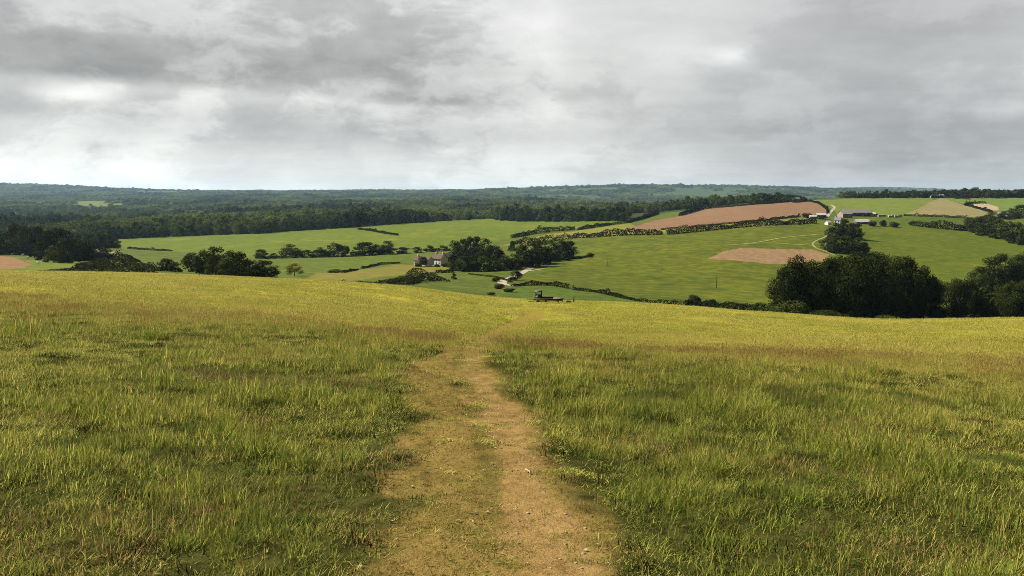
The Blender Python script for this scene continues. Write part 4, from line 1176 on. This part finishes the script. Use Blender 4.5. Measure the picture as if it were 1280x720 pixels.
def box_vf(x0, x1, y0, y1, z0, z1):
    V = [(x, y, z) for z in (z0, z1) for x, y in ((x0, y0), (x1, y0), (x1, y1), (x0, y1))]
    return V, [(0, 3, 2, 1), (4, 5, 6, 7), (0, 1, 5, 4), (1, 2, 6, 5), (2, 3, 7, 6), (3, 0, 4, 7)]
def boxes(name, lst, mat, parent=None, loc=None, rz=0):
    V = []; Fq = []
    for b in lst:
        v, f = box_vf(*b); o = len(V); V += v; Fq += [tuple(i + o for i in q) for q in f]
    return link(name, new_mesh(name, V, np.array(Fq), mat), parent, loc, rz)

def building(name, label, cat, px, py, wpx, depth, eave, ridge, rot, wall, roof, windows=4, chimneys=0, door='door', ymin=280, group=None, ymax=16000, big_open=False):
    X, Y, Z = ground(px, py, ymin, ymax)
    w = wpx * Y / F
    o = link(name, None, loc=(X, Y, Z), rz=rot); tag(o, label, cat, group)
    hw, hd = w / 2, depth / 2
    V = [(-hw, -hd, -1.5), (hw, -hd, -1.5), (hw, hd, -1.5), (-hw, hd, -1.5), (-hw, -hd, eave), (hw, -hd, eave), (hw, hd, eave), (-hw, hd, eave), (-hw, 0, ridge), (hw, 0, ridge)]
    Fq = [[0, 1, 5, 4], [2, 3, 7, 6], [1, 2, 6, 9, 5], [3, 0, 4, 8, 7]]
    link('wall', new_mesh('wall', V, Fq, wall), o)
    ov = .35; sl = (ridge - eave) / hd; ez = eave - ov * sl; T = .22
    RV = []
    for x in (-hw - ov, hw + ov):
        RV += [(x, -hd - ov, ez), (x, 0, ridge), (x, hd + ov, ez), (x, hd + ov, ez + T), (x, 0, ridge + T), (x, -hd - ov, ez + T)]
    RV = [(a, b, c + .02) for a, b, c in RV]
    RF = [[0, 1, 7, 6], [1, 2, 8, 7], [2, 3, 9, 8], [3, 4, 10, 9], [4, 5, 11, 10], [5, 0, 6, 11], [0, 5, 4, 1], [1, 4, 3, 2], [6, 7, 10, 11], [7, 8, 9, 10]]
    rf = link('roof', new_mesh('roof', RV, RF, roof), o)
    for c in range(chimneys):
        cx = (-hw + .9) if c == 0 else (hw - .9)
        boxes('chimney', [(cx - .45, cx + .45, -.4, .4, ridge - .8, ridge + 1.3)], MB, rf)
    n = windows
    for k in range(n):
        wx = -hw + w * (k + .5) / n
        zb = eave * .28 if eave < 4 else eave * .62
        boxes('window', [(wx - .5, wx + .5, -hd - .04, -hd + .05, zb, zb + 1.15)], MD, o)
        if eave >= 4 and k != n // 2: boxes('window', [(wx - .5, wx + .5, -hd - .04, -hd + .05, .8, 2.0)], MD, o)
    if windows: 
        wx = 0 if eave < 4 else -hw + w * (n // 2 + .5) / n
        if eave < 4: wx = -hw + w * (1.0) / n
        boxes('door', [(wx - .5, wx + .5, -hd - .05, -hd + .05, -.1, 2.05)], MR, o)
    if big_open:
        k = max(1, int(w / 9))
        for i in range(k):
            wx = -hw + w * (i + .5) / k
            boxes('doorway', [(wx - w / k * .36, wx + w / k * .36, -hd - .04, -hd + .05, -.3, eave * .85)], MD, o)
    return o

building('cottage', 'long low white cottage half hidden behind a dark round tree', 'house', 530, 332, 23, 6.5, 3.4, 5.6, R(-38), MW, MR, 5, 1, group=None, ymin=300)
building('farmhouse', 'white farmhouse with steep brown roof against the dark trees', 'house', 550, 331, 15.5, 6.5, 4.2, 7.0, R(-42), MW, MR, 3, 2, ymin=300)
building('barn', 'small brown barn behind the white farmhouse beside the tall trees', 'barn', 560, 327, 9, 6, 3.2, 5.6, R(30), MB, MR, 0, 0, ymin=300, big_open=True)
FG = 'sheds of the hilltop farm'
building('barn', 'long grey roofed barn of the hilltop farm', 'barn', 1069, 270, 33, 16, 4.0, 8.0, R(2), MG, MG, 0, ymin=600, group=FG, big_open=True)
building('barn', 'tan fronted barn at left of the long grey barn', 'barn', 1056, 272, 12, 14, 4.4, 7.5, R(4), MT, MG, 0, ymin=600, group=FG)
building('shed', 'white shed at right end of the long grey barn', 'shed', 1087, 270.5, 13, 8, 3.0, 4.6, R(-6), MP, MP, 3, ymin=600, group=FG)
building('shed', 'long low white roofed shed above the dark farm clump', 'shed', 1077, 279.5, 17, 9, 1.8, 4.4, R(3), MG, MP, 0, ymin=550, group=FG, big_open=True)
building('farmhouse', 'small white farmhouse above left of the dark farm clump', 'house', 1048, 280.5, 8, 6, 4.2, 7, R(-45), MW, MS, 2, 1, ymin=550, group=FG)
building('shed', 'tiny white shed beside the lane left of the small farmhouse', 'shed', 1035, 281, 5, 5, 2.4, 3.8, R(20), MW, MP, 0, ymin=550, group=FG)
building('shed', 'pale grey shed by the right end of the ploughed field', 'shed', 1026, 271.5, 11, 8, 2.6, 4.4, R(-5), MG, MP, 0, ymin=600, group=FG, big_open=True)
building('shed', 'low pale shed left of the farm road junction', 'shed', 1016, 273.5, 8, 6, 2.4, 3.8, R(-10), MT, MP, 0, ymin=600, group=FG)
building('house', 'pale house among the crest trees above the ploughed field', 'house', 994, 252, 11, 9, 3.6, 6.6, R(4), MT, MS, 3, 0, ymin=900)
building('barn', 'long pale barn under the ridge tree belt', 'barn', 1172, 247.2, 14, 12, 3, 5.5, R(2), MP, MP, 0, ymin=900)
building('house', 'pale roofed house behind the upper right wood edge', 'house', 1250, 271, 7, 7, 3.2, 6.4, R(12), MT, MP, 2, 0, ymin=600)
building('house', 'second pale roofed house near the right frame edge', 'house', 1263, 271, 9, 8, 3.4, 6.8, R(-10), MT, MP, 2, 0, ymin=600)
building('shed', 'tiny white hut at left foot of the clump below the farm', 'shed', 1033, 308, 3, 2, 2.2, 2.9, R(10), MW, MW, 0, ymin=400)

# ------------------------------------------------------------------ caravans, car, sheep, poles, farm trailer
def bev_box(name, x0, x1, y0, y1, z0, z1, b, mat, parent):
    import bmesh
    bm = bmesh.new(); v, f = box_vf(x0, x1, y0, y1, z0, z1)
    vs = [bm.verts.new(p) for p in v]
    for q in f: bm.faces.new([vs[i] for i in q])
    bmesh.ops.bevel(bm, geom=bm.edges[:], offset=b, segments=2, affect='EDGES', profile=.6)
    me = bpy.data.meshes.new(name); bm.to_mesh(me); bm.free(); me.materials.append(mat)
    return link(name, me, parent)
def wheel(parent, x, y, r, w=.2):
    c = tube_mesh('wheel', [(x, y - w / 2, r), (x, y + w / 2, r)], [r, r], MDK, 14)
    for p in c.polygons: p.use_smooth = False
    return link('wheel', c, parent)

def caravan(px, py, rz, label):
    X, Y, Z = ground(px, py, 600)
    o = link('caravan', None, loc=(X, Y, Z), rz=rz); tag(o, label, 'caravan', 'white caravans in a row by the farm')
    bev_box('body', -2.4, 2.4, -1.1, 1.1, .5, 2.6, .25, MP, o)
    for wx in (-1.3, .9): boxes('window', [(wx - .5, wx + .5, -1.115, -1.0, 1.5, 2.1)], MD, o)
    wheel(o, .2, -.95, .32); wheel(o, .2, .95, .32)
    boxes('drawbar', [(2.3, 3.4, -.06, .06, .5, .6)], MDK, o)
    return o
for k, (px, py) in enumerate([(1100, 271.5), (1105, 271.2), (1113, 272.2), (1117, 271.6), (1121, 272), (1124.5, 271.6)]):
    caravan(px, py, R(random.uniform(-20, 20)), ['leftmost white caravan right of the farm sheds', 'second white caravan from left beside the farm', 'third white caravan right of the gap in the row', 'fourth white caravan in the row by the farm', 'fifth white caravan in the row by the farm', 'rightmost white caravan in the row by the farm'][k])

X, Y, Z = ground(545, 333.3, 300)
o = link('parked_car', None, loc=(X, Y, Z), rz=R(8)); tag(o, 'pale parked car in front of the white farmhouse', 'car')
MC = plain_mat('pale_car_paint', (.55, .57, .60), .35, .05, 1, .5)
bev_box('body', -2.1, 2.1, -.85, .85, .3, .9, .15, MC, o)
bev_box('cabin', -1.2, .9, -.75, .75, .88, 1.45, .18, MD, o)
boxes('car_roof', [(-.95, .65, -.6, .6, 1.452, 1.48)], MC, o)
for wx in (-1.3, 1.3):
    for wy in (-.8, .8): wheel(o, wx, wy, .32)

def sheep_mesh():
    me = bpy.data.meshes.new('sheep')
    v = [(0, 0, .62), (-.38, 0, .64), (.36, 0, .66), (.55, 0, .82), (.68, 0, .92), (.86, 0, .84)]
    e = [(0, 1), (0, 2), (2, 3), (3, 4), (4, 5)]
    r = [.27, .23, .24, .14, .11, .06]
    for sx, root in ((-.36, 1), (.34, 2)):
        for sy in (-.13, .13):
            b = len(v); v += [(sx + (-.05 if sx < 0 else .0), sy, .40), (sx + (.02 if sx < 0 else 0), sy, .22), (sx, sy, .02)]
            e += [(root, b), (b, b + 1), (b + 1, b + 2)]; r += [.09, .045, .04]
    me.from_pydata(v, e, []); me.materials.append(plain_mat('fleece', (.70, .66, .58), .95, .1, 8))
    o = bpy.data.objects.new('sheep', me); COL.objects.link(o)
    md = o.modifiers.new('skin', 'SKIN'); sv = me.skin_vertices[0].data
    for k, q in enumerate(r): sv[k].radius = (q, q); sv[k].use_root = (k == 0)
    sub = o.modifiers.new('sub', 'SUBSURF'); sub.levels = 1; sub.render_levels = 1
    return o
sh = sheep_mesh()
spots = [(1.5, 318), (5.5, 317.2), (10.5, 317.5), (15, 319), (34.5, 323.5), (47.5, 330.5), (28, 319.5)]
for k, (px, py) in enumerate(spots):
    o = sh if k == 0 else sh.copy()
    if k: COL.objects.link(o)
    X, Y, Z = ground(px, py, 300)
    o.location = (X, Y, Z); o.rotation_euler = (0, 0, [0, .4, 3.3, 2.8, .2, 3.0, .8][k]); o.scale = (1.35,) * 3
    tag(o, ['white sheep at far left edge above the brown corner', 'second white sheep from the left edge by the dark trees', 'third white sheep from the left edge by the dark trees', 'white sheep left of the small pale bush',
            'white sheep at tip of the brown corner field', 'white sheep alone on the green corner field', 'white sheep right under the small pale bush'][k], 'sheep', 'sheep under the dark left clump')

for px, py, hp, lab in [(759, 332, 12, 'thin wooden pole farthest up the pasture on the left'), (827.5, 339, 14, 'thin wooden pole in the middle of the green pasture'), (895.5, 360, 15, 'nearest thin wooden pole low on the green pasture')]:
    X, Y, Z = ground(px, py, 280); h = hp * Y / F
    o = link('utility_pole', tube_mesh('utility_pole', [(0, 0, -.5), (0, 0, h)], [.16, .11], wood_grey, 9), loc=(X, Y, Z)); tag(o, lab, 'pole', 'poles crossing the pasture')
    boxes('crossarm', [(-.8, .8, -.06, .06, h - .6, h - .45)], wood_grey, o)

def farm_trailer():
    X, Y, Z = ground(690, 377.5, 60, 125)
    k = Y / F
    o = link('farm_trailer', None, loc=(X, Y, Z), rz=R(-4)); tag(o, 'low dark farm trailer with an upright cage at one end on the meadow edge', 'trailer')
    L = 36 * k; h = 5.0 * k
    x0 = -L * .62; x1 = L * .38
    bed = boxes('bed', [(x0, x1, -.8, .8, h * .55, h * .75)], MDK, o)
    boxes('side_board', [(x0, x1 - .3 * L, -.83, -.78, h * .75 + .004, h * 1.1)], plain_mat('dark_board', (.05, .04, .035), .9, .3, 4), o)
    boxes('side_board', [(x0, x1 - .3 * L, .78, .83, h * .75 + .004, h * 1.1)], MDK, o)
    cw = 8 * k; ch = 13.0 * k; cx = x0 + cw * .7
    cage = boxes('cage', [(cx - cw / 2 + a, cx - cw / 2 + a + .09, b, b + .09, h * .76, ch) for a in (0, cw - .09) for b in (-.75, .66)] +
                 [(cx - cw / 2, cx + cw / 2, -.75, -.70, h * .76, h * 1.7), (cx - cw / 2, cx + cw / 2, .70, .75, h * .76, h * 1.7)], MDK, o)
    boxes('cage_roof', [(cx - cw / 2 - .05, cx + cw / 2 + .05, -.8, .8, ch + .003, ch + .1)], MDK, o)
    boxes('plank', [(x1 - .34 * L, x1 + .04 * L, -.45, .1, h * .95, h * 1.05), (x1 - .30 * L, x1, -.2, .4, h * .76, h * .94)], wood_pale, o)
    for wx in (x0 + .5, x0 + 1.4, x1 - .6):
        for wy in (-.72, .72): wheel(o, wx, wy, h * .33)
    boxes('drawbar', [(x0 - 1.0, x0, -.05, .05, h * .5, h * .6)], MDK, o)
    X2, Y2, Z2 = ground(717, 378, 60, 125)
    p = link('fence_post', tube_mesh('fence_post', [(0, 0, -.3), (.02, 0, 9.5 * k)], [.09, .07], wood_grey, 8), loc=(X2, Y2, Z2)); tag(p, 'short leaning post at right end of the dark farm trailer', 'post')
    for px, py, hp, wp, lab in [(711, 378.5, 5.5, 8, 'brown dry bush between the trailer and its post'), (664, 377, 3, 9, 'low dark bush at left end of the farm trailer'), (703, 378.5, 3.5, 8, 'low scrubby bush under the right end of the trailer')]:
        b = bush(px, py, hp, wp, lab, None, 60, None, 'bush', 125)
farm_trailer()
for i, (px, py, wp) in enumerate([(628, 374, 5), (634, 374.5, 6), (642, 375.3, 5), (650, 376, 7)]):
    bush(px, py, 2, wp, ['leftmost', 'second from left', 'third from left', 'rightmost'][i] + ' low dark weed clump along the meadow edge by the trailer', 'weed clumps at the meadow edge', 60, None, 'weed_clump', 125)

# ------------------------------------------------------------------ sky, sun, haze, camera
SUN_AZ, SUN_EL = R(-68), R(45)          # azimuth from forward (+Y), minus = left
def world():
    w = bpy.data.worlds.new('World'); SC.world = w; w.use_nodes = True
    nt = NT(w.node_tree); nt.n.clear()
    out = nt.add('ShaderNodeOutputWorld'); bg = nt.add('ShaderNodeBackground'); nt.l.new(bg.outputs[0], out.inputs[0])
    sky = nt.add('ShaderNodeTexSky', sky_type='NISHITA'); sky.sun_disc = False
    sky.sun_elevation = SUN_EL; sky.sun_rotation = SUN_AZ % (2 * math.pi)
    sky.air_density = 1.2; sky.dust_density = 2.0
    tc = nt.add('ShaderNodeTexCoord').outputs['Generated']
    sep = nt.add('ShaderNodeSeparateXYZ'); nt.l.new(tc, sep.inputs[0])
    x, y, z = sep.outputs
    zc = nt.math('MAXIMUM', z, 0.0)
    den = nt.math('ADD', zc, .10)
    cmb = nt.add('ShaderNodeCombineXYZ')
    nt.put(cmb.inputs[0], nt.math('DIVIDE', x, den)); nt.put(cmb.inputs[1], nt.math('DIVIDE', y, den)); nt.put(cmb.inputs[2], 0.0)
    pl = cmb.outputs[0]
    az = nt.math('MULTIPLY', nt.math('ARCTAN2', x, y), 180 / math.pi)
    el = nt.math('MULTIPLY', nt.math('ARCSINE', z), 180 / math.pi)
    # deck of stratocumulus, flattened by perspective
    n1 = nt.noise(nt.smap(pl, (.55, .9, 1)), 1.0, 7, .56, .5)
    n2 = nt.noise(nt.smap(pl, (1.6, 2.4, 1)), 1.0, 6, .6, .3)
    nd = nt.math('ADD', nt.math('MULTIPLY', n1, .65), nt.math('MULTIPLY', n2, .35))
    warp = nt.math('MULTIPLY', nt.math('SUBTRACT', nt.noise(nt.smap(tc, (5, 5, 13)), 1.0, 6, .62), .5), 5.2)
    warp2 = nt.math('MULTIPLY', nt.math('SUBTRACT', nt.noise(nt.smap(tc, (9, 9, 20)), 1.0, 6, .62), .5), 4.0)
    def blob(a0, e0, sa, se, wv=None, wa=1.0):
        wv = warp if wv is None else wv
        da = nt.math('DIVIDE', nt.math('SUBTRACT', nt.math('ADD', az, nt.math('MULTIPLY', wv, wa)), a0), sa)
        de = nt.math('DIVIDE', nt.math('SUBTRACT', nt.math('ADD', el, nt.math('MULTIPLY', wv, .35)), e0), se)
        d = nt.math('ADD', nt.math('MULTIPLY', da, da), nt.math('MULTIPLY', de, de))
        return nt.math('POWER', 2.718, nt.math('MULTIPLY', d, -1.0))
    wv = nt.add('ShaderNodeVectorMath', operation='ADD'); nt.l.new(tc, wv.inputs[0])
    wn = nt.add('ShaderNodeTexNoise'); nt.l.new(tc, wn.inputs['Vector']); wn.inputs['Scale'].default_value = 9; wn.inputs['Detail'].default_value = 5
    ws = nt.add('ShaderNodeVectorMath', operation='MULTIPLY_ADD'); nt.l.new(wn.outputs['Color'], ws.inputs[0]); ws.inputs[1].default_value = (.10, .10, .045); ws.inputs[2].default_value = (-.05, -.05, -.0225)
    nt.l.new(ws.outputs[0], wv.inputs[1])
    n3 = nt.ramp(nt.noise(nt.smap(wv.outputs[0], (4.6, 4.6, 11)), 1.0, 12, .6), .45, .565)
    n4 = nt.noise(nt.smap(wv.outputs[0], (14, 14, 26)), 1.0, 8, .62)
    L = nt.math('ADD', .272, nt.math('MULTIPLY', nt.math('SUBTRACT', nd, .5), .13))
    calm = nt.math('ADD', .4, nt.math('MULTIPLY', nt.ramp(az, 14, -4), .6))
    L = nt.math('ADD', L, nt.math('MULTIPLY', nt.math('MULTIPLY', nt.math('SUBTRACT', n3, .5), calm), .08))
    L = nt.math('ADD', L, nt.math('MULTIPLY', nt.math('MULTIPLY', nt.math('SUBTRACT', n4, .5), calm), .15))
    # bright band low down, brightest to the left
    low = nt.ramp(el, 4.4, 1.2)
    left = nt.ramp(az, 22, -26)
    L = nt.math('ADD', L, nt.math('MULTIPLY', low, nt.math('ADD', .035, nt.math('MULTIPLY', left, .085))))
    # dark cloud base from the left, sharp lower rim
    rim = nt.math('SUBTRACT', nt.math('ADD', el, nt.math('MULTIPLY', warp, .35)), nt.math('ADD', 5.6, nt.math('MULTIPLY', az, -.035)))
    base = nt.math('MULTIPLY', nt.ramp(rim, -.15, .75), nt.ramp(rim, 7.5, 1.0))
    base = nt.math('MULTIPLY', base, nt.ramp(nt.math('ADD', az, nt.math('MULTIPLY', warp2, 1.2)), 4.0, -5.0))
    L = nt.math('SUBTRACT', L, nt.math('MULTIPLY', base, .07))
    for a0, e0, sa, se, amp, wv in [(-27.5, 6.0, 2.4, .7, .20, warp2), (-30.5, 4.0, 3.5, .7, .06, warp2), (1.0, 10.4, 3.4, 2.6, .05, warp), (14.6, 8.8, 1.6, .7, .10, warp2), (11.5, 9.3, 3.0, 1.2, .05, warp2),
                                (24, 6.0, 13, 5.0, -.05, warp), (27, 2.0, 15, 3.0, -.075, warp), (27, 12, 9, 3, -.045, warp), (-17, 6.4, 5, .8, .05, warp2), (-8, 4.0, 8, .8, -.035, warp), (31, 4.8, 2, .7, .05, warp2), (2, 5.8, 3, 1.0, .03, warp)]:
        L = nt.math('ADD', L, nt.math('MULTIPLY', blob(a0, e0, sa, se, wv), amp))
    L = nt.math('MINIMUM', nt.math('MAXIMUM', L, .12), .47)
    # unseen sky overhead is dimmed to cut the ambient fill
    L = nt.math('MULTIPLY', L, nt.math('SUBTRACT', 1.0, nt.math('MULTIPLY', nt.ramp(el, 13, 30), .82)))
    L = nt.math('MULTIPLY', L, nt.math('SUBTRACT', 1.0, nt.math('MULTIPLY', nt.ramp(y, .35, -.25), .62)))  # unseen sky behind the viewer dimmed to deepen shade on near faces
    tint = nt.mix(nt.ramp(L, .18, .4), (.985, 1.0, .985), (.985, 1.0, .965))
    tint = nt.mix(nt.math('MULTIPLY', nt.ramp(az, 5, 25), .8), tint, (.965, 1.0, 1.015))
    tint = nt.mix(nt.math('MULTIPLY', nt.ramp(el, 7, 13), .8), tint, (1.0, .995, 1.0))
    ccol = nt.mix(1.0, tint, L, 'MULTIPLY')
    cm = nt.add('ShaderNodeVectorMath', operation='SCALE'); nt.l.new(tint, cm.inputs[0]); nt.put(cm.inputs['Scale'], nt.math('MULTIPLY', L, 10.0))
    cover = nt.math('SUBTRACT', 1.0, nt.math('MULTIPLY', nt.ramp(nd, .62, .8), .10))
    fin = nt.mix(cover, sky.outputs[0], cm.outputs[0])
    nt.l.new(fin, bg.inputs[0]); bg.inputs[1].default_value = .1
world()

sl = bpy.data.lights.new('sun', 'SUN'); sl.energy = 5.0; sl.angle = R(.6); sl.color = (1.0, .945, .84)
so = link('sun', sl)
d = np.array([math.sin(SUN_AZ) * math.cos(SUN_EL), math.cos(SUN_AZ) * math.cos(SUN_EL), math.sin(SUN_EL)])
from mathutils import Vector
so.rotation_euler = Vector(-d).to_track_quat('-Z', 'Y').to_euler()
so.location = (0, 0, 3000)

HAZE = 2.6e-5
def haze():
    m = bpy.data.materials.new('haze'); m.use_nodes = True
    nt = NT(m.node_tree); nt.n.clear(); out = nt.add('ShaderNodeOutputMaterial')
    v = nt.add('ShaderNodeVolumePrincipled'); v.inputs['Color'].default_value = (.50, .76, 1, 1); v.inputs['Density'].default_value = HAZE
    v.inputs['Anisotropy'].default_value = .25
    nt.l.new(v.outputs[0], out.inputs['Volume'])
    b = 13800.0; z0 = float(GZ.min()) - 1.5; z1 = float(GZ.max()) + 40
    V = [(sx * b, sy * b, z) for z in (z0, z1) for sx, sy in ((-1, -1), (1, -1), (1, 1), (-1, 1))]
    Fc = [(0, 3, 2, 1), (4, 5, 6, 7), (0, 1, 5, 4), (1, 2, 6, 5), (2, 3, 7, 6), (3, 0, 4, 7)]
    o = link('haze', new_mesh('haze', V, Fc, m)); tag(o, 'pale haze in the air over the far hills', 'haze', None, 'stuff')
haze()

cam = bpy.data.cameras.new('camera'); cam.sensor_width = 36; cam.lens = 36 * F / 1280
cam.shift_y = -(360 - HY) / 1280; cam.clip_start = .1; cam.clip_end = 60000
co = link('camera', cam); co.rotation_euler = (R(90), 0, 0); SC.camera = co
SC.view_settings.view_transform = 'Standard'; SC.view_settings.look = 'None'
SC.view_settings.exposure = 1.28; SC.view_settings.gamma = 1.0
SC.view_settings.use_curve_mapping = False
SC.cycles.filter_width = .85
SC.cycles.use_adaptive_sampling = False
SC.cycles.use_denoising = True
SC.cycles.denoiser = 'OPENIMAGEDENOISE'
SC.cycles.denoising_input_passes = 'RGB_ALBEDO_NORMAL'
SC.cycles.denoising_prefilter = 'NONE'
SC.cycles.max_bounces = 6; SC.cycles.volume_bounces = 0; SC.cycles.transparent_max_bounces = 8
